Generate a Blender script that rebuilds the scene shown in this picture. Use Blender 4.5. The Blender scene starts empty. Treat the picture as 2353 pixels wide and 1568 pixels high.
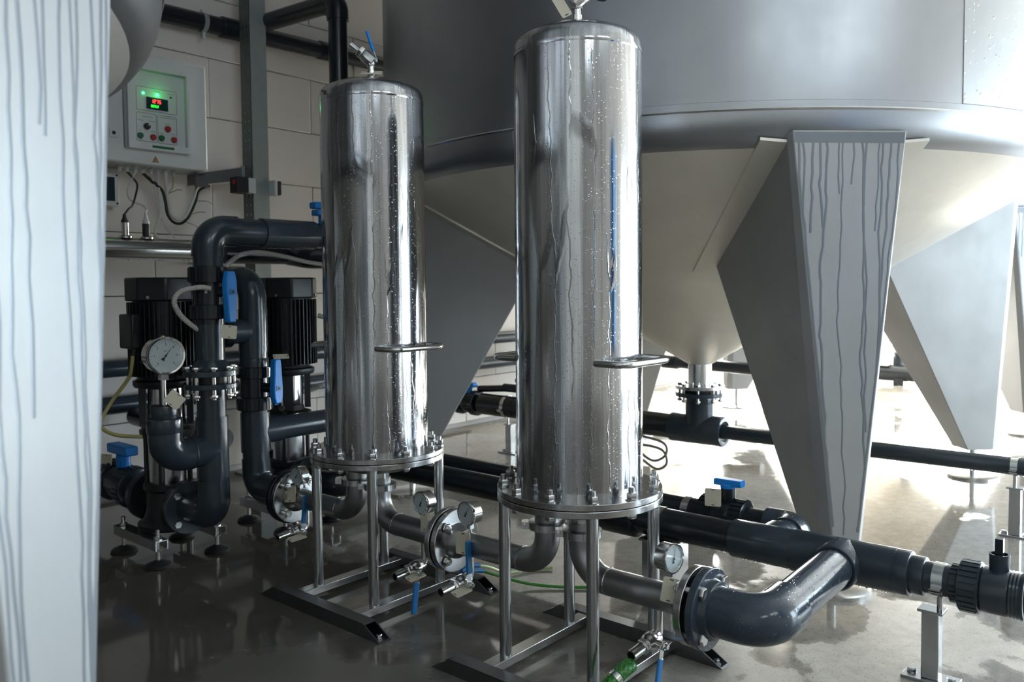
import bpy, bmesh, math, random
from mathutils import Vector, Matrix
random.seed(7)
PI = math.pi
sc = bpy.context.scene
C = sc.collection

# ------------------------------------------------------------ camera, sky, lights, exposure
F_PX, PITCH, ROLL, YAW, SHIFT = 1897.99, 0.04808, -0.008964, 0.709825, -36.718
H = 0.87
cd = bpy.data.cameras.new('camera'); cam = bpy.data.objects.new('camera', cd); C.objects.link(cam)
cd.sensor_width = 36; cd.lens = F_PX / 2353 * 36; cd.shift_y = SHIFT / 2353
cd.clip_start = 0.02; cd.clip_end = 100
fw = Vector((math.cos(YAW)*math.cos(PITCH), math.sin(YAW)*math.cos(PITCH), -math.sin(PITCH)))
rt = Vector((math.sin(YAW), -math.cos(YAW), 0)); up = rt.cross(fw)
r2 = rt*math.cos(ROLL) + up*math.sin(ROLL); u2 = up*math.cos(ROLL) - rt*math.sin(ROLL)
m4 = Matrix.Identity(4)
for i in range(3):
    m4[i][0], m4[i][1], m4[i][2] = r2[i], u2[i], -fw[i]
m4[0][3], m4[1][3], m4[2][3] = 0, 0, H
cam.matrix_world = m4
sc.camera = cam
cd.dof.use_dof = True; cd.dof.focus_distance = 1.95; cd.dof.aperture_fstop = 5.6

w = bpy.data.worlds.new('sky'); sc.world = w; w.use_nodes = True
bg = w.node_tree.nodes['Background']; bg.inputs[0].default_value = (0.80, 0.90, 1.0, 1); bg.inputs[1].default_value = 3.0

def area(name, loc, rot, sx, sy, power, col):
    l = bpy.data.lights.new(name, 'AREA'); l.shape = 'RECTANGLE'; l.size = sx; l.size_y = sy
    l.energy = power; l.color = col
    o = bpy.data.objects.new(name, l); o.location = loc; o.rotation_euler = rot; C.objects.link(o); return o
# daylight coming in through the two window walls
YW, XW = -3.0, 11.5
SIDE_WIN = [(3.6, 5.0), (5.4, 6.8), (7.2, 8.6)]
FAR_WIN = [(-2.6, -0.5), (0.2, 1.6), (1.85, 3.25)]
HIGH_WIN = [(-1.9, -0.4), (0.2, 1.7)]
HIGH_Z = (2.65, 3.6)
ADDED_BACK_WIN, BACK_Z = [(6.5, 8.2)], (0.3, 2.6)  # made-up opening hidden behind the tank, added for its light
SIDE_Z, FAR_Z = (0.08, 1.75), (0.08, 2.6)
for a_, b_ in SIDE_WIN:
    area('side_daylight', ((a_+b_)/2, YW-0.16, sum(SIDE_Z)/2), (PI/2, 0, 0), b_-a_, SIDE_Z[1]-SIDE_Z[0], 62 if a_ < 5.2 else 64, (0.70, 0.85, 1.0))
for a_, b_ in FAR_WIN:
    area('far_daylight', (XW+0.16, (a_+b_)/2, sum(FAR_Z)/2), (PI/2, 0, PI/2), b_-a_, FAR_Z[1]-FAR_Z[0], 640 if a_ < 0 else 740, (0.72, 0.86, 1.0) if a_ < 0 else (1.0, 0.93, 0.84))
for a_, b_ in HIGH_WIN:
    area('high_daylight', ((a_+b_)/2, YW-0.16, sum(HIGH_Z)/2), (PI/2, 0, 0), b_-a_, HIGH_Z[1]-HIGH_Z[0], 9, (0.88, 0.94, 1.0))
area('back_fill', (7.35, 3.95, 1.45), (-PI/2, 0, 0), 1.7, 2.3, 1050, (1.0, 0.95, 0.88))  # added fill behind the tank, brightens the floor and cone
sc.view_settings.view_transform = 'Standard'; sc.view_settings.look = 'None'
sc.view_settings.gamma = 1; sc.view_settings.use_curve_mapping = False
sc.view_settings.exposure = 0.78

# ------------------------------------------------------------ materials
def nodes(name):
    m = bpy.data.materials.new(name); m.use_nodes = True
    t = m.node_tree; return m, t, t.nodes['Principled BSDF']
def nd(t, kind, ins=None, **pr):
    n = t.nodes.new(kind)
    for k, v in pr.items(): setattr(n, k, v)
    for k, v in (ins or {}).items():
        if isinstance(v, bpy.types.NodeSocket): t.links.new(v, n.inputs[k])
        else: n.inputs[k].default_value = v
    return n
def coords(t, scale=(1, 1, 1), space='Object'):
    tc = nd(t, 'ShaderNodeTexCoord')
    return nd(t, 'ShaderNodeMapping', {'Vector': tc.outputs[space], 'Scale': scale}).outputs[0]
def noise(t, vec, scale, detail=3, rough=.55, dist=0):
    return nd(t, 'ShaderNodeTexNoise', {'Vector': vec, 'Scale': scale, 'Detail': detail, 'Roughness': rough, 'Distortion': dist}).outputs[0]
def mrange(t, v, a, b, c, d):
    return nd(t, 'ShaderNodeMapRange', {0: v, 1: a, 2: b, 3: c, 4: d}).outputs[0]
def mixc(t, f, a, b):
    n = nd(t, 'ShaderNodeMix', data_type='RGBA')
    for k, v in ((0, f), (6, a), (7, b)):
        if isinstance(v, bpy.types.NodeSocket): t.links.new(v, n.inputs[k])
        else: n.inputs[k].default_value = v if k == 0 else (*v, 1)
    return n.outputs[2]
def math_(t, op, a, b=0.0):
    return nd(t, 'ShaderNodeMath', {0: a, 1: b}, operation=op).outputs[0]
def bump(t, h, strength=.3, dist=.002):
    return nd(t, 'ShaderNodeBump', {'Height': h, 'Strength': strength, 'Distance': dist}).outputs[0]
def L(t, a, b): t.links.new(a, b)

def plain(name, col, rough=.5, metal=0, var=.12, vscale=14, bmp=0, bscale=200):
    m, t, b = nodes(name)
    b.inputs['Metallic'].default_value = metal
    v = coords(t); n = noise(t, v, vscale, 4)
    lo = tuple(c*(1-var) for c in col); hi = tuple(min(1, c*(1+var)) for c in col)
    L(t, mixc(t, n, lo, hi), b.inputs['Base Color'])
    L(t, mrange(t, n, .3, .7, max(.02, rough*.8), min(1, rough*1.2)), b.inputs['Roughness'])
    if bmp: L(t, bump(t, noise(t, v, bscale, 2), bmp, .001), b.inputs['Normal'])
    return m
def emit(name, col, s):
    m, t, b = nodes(name)
    b.inputs['Base Color'].default_value = (*col, 1)
    b.inputs['Emission Color'].default_value = (*col, 1); b.inputs['Emission Strength'].default_value = s
    return m
def droplets(t, v, scale, cover, dens=.72):
    """rounded beads of condensation, gathered in patches"""
    vo = nd(t, 'ShaderNodeTexVoronoi', {'Vector': v, 'Scale': scale, 'Randomness': 1.0})
    sep = nd(t, 'ShaderNodeSeparateColor', {0: vo.outputs['Color']})
    size = mrange(t, sep.outputs[0], dens, 1.0, .0, .44)
    bead = mrange(t, math_(t, 'SUBTRACT', size, vo.outputs['Distance']), 0, .16, 0, 1)
    patch = mrange(t, noise(t, v, scale*.03, 4), cover-.12, cover+.14, 0, 1)
    return math_(t, 'MULTIPLY', bead, patch)
def rivulets(t):
    """thin wandering trails of water running down"""
    sx = nd(t, 'ShaderNodeSeparateXYZ', {0: coords(t)})
    ang = math_(t, 'MULTIPLY', math_(t, 'ARCTAN2', sx.outputs[0], sx.outputs[1]), .14)
    v0 = nd(t, 'ShaderNodeCombineXYZ', {0: ang, 1: sx.outputs[2]}).outputs[0]; wob = nd(t, 'ShaderNodeTexNoise', {'Vector': coords(t, (9, 9, 22)), 'Scale': 1.0, 'Detail': 3})
    off = nd(t, 'ShaderNodeVectorMath', {0: wob.outputs[1], 1: (.5, .5, .5)}, operation='SUBTRACT').outputs[0]
    off = nd(t, 'ShaderNodeVectorMath', {0: off, 1: (.020, 0, 0)}, operation='MULTIPLY').outputs[0]
    vv = nd(t, 'ShaderNodeVectorMath', {0: v0, 1: off}, operation='ADD').outputs[0]
    mp = nd(t, 'ShaderNodeMapping', {'Vector': vv, 'Scale': (24, 1.1, 1)}).outputs[0]
    vo = nd(t, 'ShaderNodeTexVoronoi', {'Vector': mp, 'Scale': 1.0}, feature='DISTANCE_TO_EDGE', voronoi_dimensions='2D')
    line = mrange(t, vo.outputs['Distance'], .014, .034, 1, 0)
    keep = mrange(t, noise(t, coords(t, (14, 14, 3)), 1.0, 3), .47, .56, 0, 1)
    return math_(t, 'MULTIPLY', line, keep)
def steel(name, base, rough, streak=0.0, wet=0.0, cover=.5, grain=.08, metal=1.0, dscale=150):
    m, t, b = nodes(name)
    b.inputs['Metallic'].default_value = metal
    v = coords(t); vs = coords(t, (38, 38, 1.1)); vg = coords(t, (6, 6, 260))
    s = noise(t, vs, 1.0, 5, .6, .4)
    if streak > .5: s = math_(t, 'ADD', math_(t, 'MULTIPLY', s, .6), math_(t, 'MULTIPLY', noise(t, coords(t, (150, 150, 1.6)), 1.0, 4, .6), .4))
    blot = noise(t, v, 5, 5)
    f = math_(t, 'ADD', math_(t, 'MULTIPLY', s, streak), math_(t, 'MULTIPLY', blot, 1-streak))
    dk = tuple(c*(.45 if streak > .5 else .86) for c in base); hi = tuple(min(1, c*1.08) for c in base)
    lo_, hi_ = (.32, .62) if streak > .5 else (.15, .85)
    L(t, mixc(t, mrange(t, f, lo_, hi_, 0, 1), dk, hi), b.inputs['Base Color'])
    L(t, mrange(t, f, lo_, hi_, rough*(1.45 if streak > .5 else 1.2), rough*(.6 if streak > .5 else .8)), b.inputs['Roughness'])
    h = math_(t, 'MULTIPLY', noise(t, vg, 1, 2), grain)
    if streak: h = math_(t, 'ADD', h, math_(t, 'MULTIPLY', s, .5*streak))
    if wet: h = math_(t, 'ADD', h, math_(t, 'MULTIPLY', droplets(t, v, dscale, cover, .58 if streak > .5 else .45), wet))
    if streak > .5:
        rv = rivulets(t); h = math_(t, 'ADD', h, math_(t, 'MULTIPLY', rv, .7))
        c_ = b.inputs['Base Color'].links[0].from_socket
        L(t, mixc(t, math_(t, 'MULTIPLY', rv, .7), c_, tuple(q*.32 for q in base)), b.inputs['Base Color'])
    L(t, bump(t, h, .35, .002), b.inputs['Normal'])
    return m
def pvc_mat(name, base, rough, wet, cover):
    m, t, b = nodes(name)
    v = coords(t); n = noise(t, v, 9, 5)
    L(t, mixc(t, n, tuple(c*.75 for c in base), tuple(c*1.25 for c in base)), b.inputs['Base Color'])
    L(t, mrange(t, n, .25, .75, rough*1.15, rough*.7), b.inputs['Roughness'])
    h = math_(t, 'MULTIPLY', noise(t, v, 60, 3), .15)
    if wet: h = math_(t, 'ADD', h, math_(t, 'MULTIPLY', droplets(t, v, 150, cover, .30 if wet > .8 else .75), wet))
    L(t, bump(t, h, .4, .0025), b.inputs['Normal'])
    return m

M = {}
M['vessel'] = steel('wet_polished_steel', (.60, .61, .63), .13, streak=.85, wet=.6, cover=.46, grain=.02, dscale=230)
M['tank'] = steel('brushed_tank_steel', (.42, .43, .45), .37, streak=.12, wet=0, grain=.06)
M['tank_wet'] = steel('beaded_tank_steel', (.46, .475, .49), .37, streak=.12, wet=1.2, cover=.47, grain=.04, dscale=75)
M['cone'] = steel('damp_cone_steel', (.88, .825, .74), .38, streak=.22, grain=.06, metal=.5)
M['leg'] = steel('matt_sheet_steel', (.40, .40, .395), .50, streak=.15, grain=.05, metal=.45)
M['frame'] = steel('satin_frame_steel', (.56, .57, .58), .215, streak=0, grain=.10)
M['pipe_steel'] = steel('pickled_pipe_steel', (.36, .365, .37), .36, streak=0, grain=.05)
M['bright'] = steel('bright_fitting_steel', (.68, .68, .67), .20, streak=0, grain=.04)
M['flange'] = steel('wet_flange_steel', (.50, .50, .50), .21, streak=0, wet=.4, cover=.50, grain=.04, dscale=300)
M['sleeper'] = steel('dull_rail_steel', (.20, .21, .22), .37, streak=0, grain=.05)
M['chrome'] = steel('chrome', (.75, .75, .75), .08, grain=.0)
M['pvc'] = pvc_mat('grey_pvc', (.030, .043, .056), .215, .35, .54)
M['pvc_wet'] = pvc_mat('wet_grey_pvc', (.040, .055, .075), .17, 1.0, .40)
M['pvc_dark'] = pvc_mat('black_pvc', (.013, .018, .023), .23, .2, .55)
M['motor'] = plain('black_motor_paint', (.010, .013, .015), .38, var=.2, bmp=.1)
M['iron'] = plain('black_cast_iron', (.012, .015, .017), .42, var=.25, bmp=.3, bscale=90)
M['rubber'] = plain('black_rubber', (.012, .012, .013), .5)
M['blue'] = plain('blue_plastic', (.007, .25, .76), .38, var=.08)
M['blue_lever'] = plain('blue_lever_sleeve', (.010, .16, .42), .40, var=.2)
M['cream'] = plain('cream_tag_plastic', (.66, .61, .48), .45, var=.06)
M['white'] = plain('white_enclosure_plastic', (.60, .62, .61), .45, var=.04)
M['offwhite'] = plain('white_cable_sheath', (.60, .59, .55), .45, var=.06)
M['conduit'] = plain('grey_corrugated_conduit', (.50, .49, .45), .5, var=.08)
M['dial'] = plain('white_dial', (.72, .75, .77), .4, var=.02)
M['ink'] = plain('black_ink', (.015, .015, .017), .5)
M['greytxt'] = plain('grey_print', (.28, .29, .30), .5)
M['galv'] = plain('galvanised_post_steel', (.33, .37, .36), .48, metal=.35, var=.12, vscale=30)
M['galv_dk'] = plain('painted_flange_steel', (.10, .125, .12), .5, metal=.2, var=.12)
M['tray'] = plain('grey_trunking', (.13, .13, .13), .55)
M['red'] = plain('red_button', (.38, .022, .022), .4)
M['green'] = plain('green_button', (.005, .13, .055), .4)
M['amber'] = plain('amber_sign', (.55, .22, .06), .5)
M['brass'] = plain('brass', (.55, .40, .15), .35, metal=1)
M['earth'] = plain('yellow_green_wire', (.42, .36, .14), .45, var=.1)
M['green_wire'] = plain('green_wire', (.05, .26, .03), .4)
M['pale_green'] = plain('pale_green_wire', (.45, .56, .28), .4)
M['grey_cable'] = plain('grey_cable', (.25, .24, .22), .5)
M['smoke'] = plain('smoked_plastic', (.012, .030, .040), .12)
M['led'] = emit('green_led', (.05, 1.0, .22), 3)
M['led_red'] = emit('red_digits', (1.0, .03, .03), 3.2)
M['led_grn'] = emit('green_digits', (.03, 1.0, .05), 1.6)
M['led_off'] = plain('dark_led', (.10, .012, .010), .25)
M['run'] = steel('water_run_on_steel', (.20, .215, .23), .46, grain=0, metal=.45)

def glass_mat():
    m, t, b = nodes('clear_glass')
    out = t.nodes['Material Output']
    tr = nd(t, 'ShaderNodeBsdfTransparent', {0: (.96, .98, .98, 1)}); gl = nd(t, 'ShaderNodeBsdfGlossy', {'Roughness': .03})
    mx = nd(t, 'ShaderNodeMixShader', {0: .10, 1: tr.outputs[0], 2: gl.outputs[0]})
    L(t, mx.outputs[0], out.inputs[0]); return m
M['glass'] = glass_mat()
def water_mat():
    m, t, b = nodes('water')
    b.inputs['Transmission Weight'].default_value = 1; b.inputs['Roughness'].default_value = .02; b.inputs['IOR'].default_value = 1.33
    return m
M['water'] = water_mat()

def hose_mat():
    m, t, b = nodes('green_braided_hose')
    v = coords(t)
    ck = nd(t, 'ShaderNodeTexVoronoi', {'Vector': v, 'Scale': 190})
    L(t, mixc(t, mrange(t, ck.outputs['Distance'], .25, .6, 0, 1), (.008, .05, .012), (.05, .24, .05)), b.inputs['Base Color'])
    b.inputs['Roughness'].default_value = .25
    return m
M['hose'] = hose_mat()

def floor_mat():
    m, t, b = nodes('wet_concrete')
    v = coords(t)
    big = noise(t, v, 1.1, 6, .55, .3); mid = noise(t, v, 3.2, 6); fine = noise(t, v, 90, 3, .7)
    dry = mixc(t, mrange(t, math_(t, 'ADD', math_(t, 'MULTIPLY', mid, .55), math_(t, 'MULTIPLY', noise(t, v, 28, 5, .65), .45)), .36, .62, 0, 1), (.26, .24, .205), (.44, .415, .37))
    spk = nd(t, 'ShaderNodeTexVoronoi', {'Vector': v, 'Scale': 150})
    dots = mrange(t, spk.outputs['Distance'], .14, .34, .9, 0)
    dry = mixc(t, math_(t, 'MULTIPLY', dots, mrange(t, fine, .46, .56, 0, 1)), dry, (.06, .05, .04))
    # damp concrete around the pumps and filters, darkened further to paint in the shade
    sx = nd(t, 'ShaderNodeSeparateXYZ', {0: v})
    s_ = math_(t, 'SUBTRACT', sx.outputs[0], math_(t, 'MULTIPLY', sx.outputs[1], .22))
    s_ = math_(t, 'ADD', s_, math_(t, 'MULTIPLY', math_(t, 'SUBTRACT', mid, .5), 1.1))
    soak_shade = mrange(t, s_, 1.10, 1.55, 1, 0)
    col = mixc(t, soak_shade, dry, mixc(t, mid, (.095, .088, .078), (.185, .171, .152)))
    wet = mrange(t, math_(t, 'ADD', big, math_(t, 'MULTIPLY', mid, .18)), .535, .565, 0, 1)
    dk = nd(t, 'ShaderNodeMix', {0: wet, 6: col, 7: (.68, .67, .66, 1)}, data_type='RGBA', blend_type='MULTIPLY')
    L(t, dk.outputs[2], b.inputs['Base Color'])
    L(t, mixf(t, wet, mixf(t, soak_shade, mrange(t, fine, .3, .7, .44, .34), .30), .06), b.inputs['Roughness'])
    b.inputs['Specular IOR Level'].default_value = .55
    h = math_(t, 'MULTIPLY', fine, math_(t, 'SUBTRACT', 1.0, wet))
    L(t, bump(t, h, .12, .001), b.inputs['Normal'])
    return m
def mixf(t, f, a, b_):
    n = nd(t, 'ShaderNodeMix', {0: f}, data_type='FLOAT')
    for k, v in ((2, a), (3, b_)):
        if isinstance(v, bpy.types.NodeSocket): t.links.new(v, n.inputs[k])
        else: n.inputs[k].default_value = v
    return n.outputs[0]
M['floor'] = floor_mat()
M['block'] = plain('painted_block', (.62, .585, .55), .62, var=.05, vscale=6, bmp=.25, bscale=70)
M['mortar'] = plain('painted_joint', (.46, .435, .41), .8)
M['wall'] = plain('pale_wall_paint', (.52, .51, .49), .7, var=.05, vscale=3)
M['ceil'] = plain('pale_ceiling', (.58, .58, .58), .8, var=.05, vscale=2)
M['frame_paint'] = plain('window_frame_paint', (.45, .50, .47), .45)

# ------------------------------------------------------------ mesh helpers
def V(*a): return Vector(a)
def frame_of(d):
    d = Vector(d).normalized(); a = V(0, 0, 1) if abs(d.z) < .9 else V(1, 0, 0)
    x = a.cross(d).normalized(); return x, d.cross(x), d
class G:
    def __init__(s): s.v = []; s.f = []
    def add(s, vs, fs):
        k = len(s.v); s.v += [Vector(p) for p in vs]; s.f += [[i+k for i in f] for f in fs]; return s
    def box(s, lo, hi):
        x, y, z = lo; X, Y, Z = hi
        return s.add([(x,y,z),(X,y,z),(X,Y,z),(x,Y,z),(x,y,Z),(X,y,Z),(X,Y,Z),(x,Y,Z)],
                     [(3,2,1,0),(4,5,6,7),(0,1,5,4),(1,2,6,5),(2,3,7,6),(3,0,4,7)])
    def obox(s, c, ax, hs):
        c = Vector(c); a = [Vector(q)*h for q, h in zip(ax, hs)]
        vs = [c + a[0]*i + a[1]*j + a[2]*k for k in (-1, 1) for i, j in ((-1,-1),(1,-1),(1,1),(-1,1))]
        return s.add(vs, [(3,2,1,0),(4,5,6,7),(0,1,5,4),(1,2,6,5),(2,3,7,6),(3,0,4,7)])
    def lathe(s, prof, p, d, n=24, ph=0, cap0=True, cap1=True):
        x, y, z = frame_of(d); p = Vector(p); vs = []; fs = []
        for r, h in prof:
            for k in range(n):
                a = 2*PI*k/n + ph; vs.append(p + z*h + (x*math.cos(a) + y*math.sin(a))*r)
        for i in range(len(prof)-1):
            for k in range(n):
                a, b = i*n+k, i*n+(k+1) % n; fs.append((a, b, b+n, a+n))
        if cap0: fs.append(tuple(reversed(range(n))))
        if cap1: fs.append(tuple(range((len(prof)-1)*n, len(prof)*n)))
        return s.add(vs, fs)
    def cyl(s, p0, p1, r, r1=None, n=24, ph=0, cap=True):
        p0, p1 = Vector(p0), Vector(p1); h = (p1-p0).length
        return s.lathe([(r, 0), (r if r1 is None else r1, h)], p0, p1-p0, n, ph, cap, cap)
    def tube(s, pts, r, n=12, cap=True):
        pts = [Vector(p) for p in pts]; k = len(pts); rs = r if isinstance(r, (list, tuple)) else [r]*k
        x = None; vs = []; fs = []
        for i, p in enumerate(pts):
            d = (pts[min(i+1, k-1)] - pts[max(i-1, 0)]).normalized()
            if x is None: x, y, _ = frame_of(d)
            else:
                x = (x - d*x.dot(d)).normalized(); y = d.cross(x)
            for q in range(n):
                a = 2*PI*q/n; vs.append(p + (x*math.cos(a) + y*math.sin(a))*rs[i])
        for i in range(k-1):
            for q in range(n):
                a, b = i*n+q, i*n+(q+1) % n; fs.append((a, b, b+n, a+n))
        if cap: fs += [tuple(reversed(range(n))), tuple(range((k-1)*n, k*n))]
        return s.add(vs, fs)
    def prism(s, poly, ext):
        k = len(poly); e = Vector(ext); poly = [Vector(p) for p in poly]
        return s.add(poly + [p+e for p in poly], [tuple(reversed(range(k))), tuple(range(k, 2*k))] +
                     [(i, (i+1) % k, k+(i+1) % k, k+i) for i in range(k)])
    def hexa(s, p, d, r, h): return s.lathe([(r*.93, 0), (r, h*.12), (r, h*.85), (r*.9, h)], p, d, 6)
    def ring(s, c, d, R, r, n=40, m=8):
        x, y, z = frame_of(d); c = Vector(c); vs = []; fs = []
        for i in range(n):
            a = 2*PI*i/n; u = x*math.cos(a) + y*math.sin(a)
            for j in range(m):
                b = 2*PI*j/m; vs.append(c + u*(R + r*math.cos(b)) + z*(r*math.sin(b)))
        for i in range(n):
            for j in range(m):
                fs.append((i*m+j, ((i+1) % n)*m+j, ((i+1) % n)*m+(j+1) % m, i*m+(j+1) % m))
        return s.add(vs, fs)
    def band(s, p, d, r, wdt, th, n=32):          # open ring band (hollow)
        return s.lathe([(r, 0), (r+th, 0), (r+th, wdt), (r, wdt), (r, 0)], p, d, n, cap0=False, cap1=False)

WL = {}
def wloc(o): return WL.get(o.name, V(0, 0, 0)) if o else V(0, 0, 0)
def obj(name, g, mat, parent=None, smooth=38, bevel=0, label=None, kind=None):
    me = bpy.data.meshes.new(name); off = wloc(parent)
    me.from_pydata([tuple(p-off) for p in g.v], [], g.f); me.update()
    bm = bmesh.new(); bm.from_mesh(me); bmesh.ops.recalc_face_normals(bm, faces=bm.faces); bm.to_mesh(me); bm.free()
    me.polygons.foreach_set('use_smooth', [True]*len(me.polygons)); me.set_sharp_from_angle(angle=math.radians(smooth))
    me.materials.append(mat if not isinstance(mat, str) else M[mat])
    o = bpy.data.objects.new(name, me); C.objects.link(o)
    if parent: o.parent = parent; WL[o.name] = off
    if bevel:
        b = o.modifiers.new('bevel', 'BEVEL'); b.width = bevel; b.segments = 2; b.limit_method = 'ANGLE'; b.angle_limit = math.radians(40)
    if label: o['label'] = label
    if kind: o['kind'] = kind
    return o
def thing(name, label, cat, loc=(0, 0, 0), group=None):
    o = bpy.data.objects.new(name, None); C.objects.link(o); o.location = loc; WL[o.name] = Vector(loc)
    o.empty_display_size = .05; o['label'] = label; o['category'] = cat
    if group: o['group'] = group
    return o
def tag(o, label, cat, group=None):
    o['label'] = label; o['category'] = cat
    if group: o['group'] = group
    return o
def dup(root, loc, rotz, label, group=None):
    def cp(o, par):
        c = o.copy(); C.objects.link(c); c.parent = par
        for ch in list(o.children): cp(ch, c)
        return c
    r = cp(root, None); r.location = loc; r.rotation_euler = (0, 0, rotz); r['label'] = label
    if group: r['group'] = group
    return r
def arc(c, u, v, r, a0, a1, n=8):
    c, u, v = Vector(c), Vector(u), Vector(v)
    return [c + u*(r*math.cos(a0+(a1-a0)*i/n)) + v*(r*math.sin(a0+(a1-a0)*i/n)) for i in range(n+1)]
def bend(p0, p1, p2, R, n=9):
    """rounded corner at p1 between the legs to p0 and p2"""
    p0, p1, p2 = Vector(p0), Vector(p1), Vector(p2)
    a, b = (p0-p1).normalized(), (p2-p1).normalized(); th = a.angle(b)
    tl = R/math.tan(th/2); c = p1 + (a+b).normalized()*(R/math.sin(th/2))
    s, e = p1+a*tl, p1+b*tl
    u = (s-c).normalized(); v = ((e-c) - u*(e-c).dot(u)).normalized(); tot = (s-c).angle(e-c)
    return [c + (u*math.cos(tot*i/n) + v*math.sin(tot*i/n))*R for i in range(n+1)]
def route(pts, R, n=8):
    out = [Vector(pts[0])]
    for i in range(1, len(pts)-1): out += bend(pts[i-1], pts[i], pts[i+1], R, n)
    return out + [Vector(pts[-1])]
def spline(pts, k=8):
    P = [Vector(p) for p in pts]; P = [P[0]*2-P[1]] + P + [P[-1]*2-P[-2]]; out = []
    for i in range(1, len(P)-2):
        for q in range(k):
            t = q/k; a, b, c, d = P[i-1:i+3]
            out.append(.5*((2*b) + (c-a)*t + (2*a-5*b+4*c-d)*t*t + (3*b-a-3*c+d)*t**3))
    return out + [P[-2]]
def corrugated(pts, r, pitch=.006):
    P = spline(pts, 40); out = []; rs = []; acc = 0; last = P[0]; flip = 0
    for p in P:
        if (p-last).length >= pitch/2 or not out:
            out.append(p); rs.append(r if flip else r*.84); flip ^= 1; last = p
    return out, rs
def text_g(s, size, origin, ux, uy, nz, depth=.0006):
    """flat lettering on a surface, as real thin geometry"""
    cu = bpy.data.curves.new('t', 'FONT'); cu.body = s; cu.size = size; cu.align_x = 'CENTER'; cu.align_y = 'CENTER'; cu.extrude = depth; cu.resolution_u = 2
    o = bpy.data.objects.new('t', cu); C.objects.link(o)
    me = o.to_mesh(); g = G(); ux, uy, nz, origin = Vector(ux), Vector(uy), Vector(nz), Vector(origin)
    g.add([origin + ux*v.co.x + uy*v.co.y + nz*v.co.z for v in me.vertices], [tuple(p.vertices) for p in me.polygons])
    o.to_mesh_clear(); bpy.data.objects.remove(o); bpy.data.curves.remove(cu); return g

# ------------------------------------------------------------ room
def struct(name, g, mat, parent=None, **k):
    o = obj(name, g, mat, parent, **k); o['kind'] = 'structure'; return o
X0, Y1, ZC = -3.0, 3.5, 4.0
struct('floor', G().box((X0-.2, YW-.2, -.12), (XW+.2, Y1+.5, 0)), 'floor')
struct('ceiling', G().box((X0-.2, YW-.2, ZC), (XW+.2, Y1+.5, ZC+.15)), 'ceil')
wg = G().box((X0, Y1+.05, 0), (6.5, Y1+.25, ZC)).box((8.2, Y1+.05, 0), (XW, Y1+.25, ZC)).box((6.5, Y1+.05, 0), (8.2, Y1+.25, .3)).box((6.5, Y1+.05, 2.6), (8.2, Y1+.25, ZC))
wb = struct('wall_back', wg, 'mortar')
wb['label'] = 'pale painted block wall behind the pumps and control cabinet'
BL, BH, J = .55, .2675, .003
z0 = 1.909 - 7*BH
blk = G().box((-BL/2+J/2, -.05, -BH/2+J/2), (BL/2-J/2, 0, BH/2-J/2))
blk0 = None
for r in range(-1, 10):
    zc = z0 + (r+.5)*BH
    off = 2.535 if (r % 2) == 0 else 2.535+BL/2
    for q in range(-4, 14):
        xc = off + (q+.5)*BL
        if xc > 6.2: continue
        lo = zc - BH/2
        if lo < -.01 and lo+BH < .05: continue
        if blk0 is None:
            blk0 = obj('block', blk, 'block', wb, bevel=.003); o = blk0
        else:
            o = blk0.copy(); C.objects.link(o); o.parent = wb
        o.location = (xc, Y1+.05+random.uniform(-.0012, .0012), zc)
# side and far walls with window openings
def wall_with_windows(name, along, fixed, t, lo, hi, wins, zr, g=None, last=True):
    g = g or G()
    def bx(a, b, z, Z):
        if b-a < 1e-4: return
        if along == 'x': g.box((a, fixed-t, z), (b, fixed, Z))
        else: g.box((fixed, a, z), (fixed+t, b, Z))
    bx(lo, hi, 0, zr[0]); bx(lo, hi, zr[1], ZC)
    e = [lo] + [q for w_ in wins for q in w_] + [hi]
    for i in range(0, len(e), 2): bx(e[i], e[i+1], zr[0], zr[1])
    if last: struct(name, g, 'wall')
    return g
g_ = wall_with_windows('wall_right', 'x', YW, .2, X0, 2.2, HIGH_WIN, HIGH_Z, None, False)
wall_with_windows('wall_right', 'x', YW, .2, 2.2, XW, SIDE_WIN, SIDE_Z, g_)
wall_with_windows('wall_far', 'y', XW, .2, YW, Y1+.25, FAR_WIN, FAR_Z)
struct('wall_front', G().box((X0-.2, YW, 0), (X0, Y1+.25, ZC)), 'wall')
wn = 0
def window(along, a, b, fixed, zr):
    global wn
    wn += 1
    def pt(s, d, z): return (s, fixed+d, z) if along == 'x' else (fixed+d, s, z)
    t = bpy.data.objects.new('window_%d' % wn, None); C.objects.link(t); t['kind'] = 'structure'
    g = G(); fr = .05
    def bar(s0, s1, z, Z): 
        p, q = pt(s0, -.07 if along == 'x' else .02, z), pt(s1, -.02 if along == 'x' else .07, Z); g.box(p, q)
    bar(a, b, zr[0], zr[0]+fr); bar(a, b, zr[1]-fr, zr[1]); bar(a, a+fr, zr[0]+fr, zr[1]-fr); bar(b-fr, b, zr[0]+fr, zr[1]-fr)
    mid = (a+b)/2; bar(mid-fr/2, mid+fr/2, zr[0]+fr, zr[1]-fr)
    struct('window_frame', g, 'frame_paint', t)
    for s0, s1 in ((a+fr, mid-fr/2), (mid+fr/2, b-fr)):
        d0, d1 = (-.048, -.042) if along == 'x' else (.042, .048)
        struct('pane', G().box(pt(s0, d0, zr[0]+fr), pt(s1, d1, zr[1]-fr)), 'glass', t)
for a_, b_ in SIDE_WIN: window('x', a_, b_, YW, SIDE_Z)
for a_, b_ in FAR_WIN: window('y', a_, b_, XW, FAR_Z)
for a_, b_ in ADDED_BACK_WIN: window('x', a_, b_, Y1+.16, BACK_Z)
for a_, b_ in HIGH_WIN: window('x', a_, b_, YW, HIGH_Z)

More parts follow.
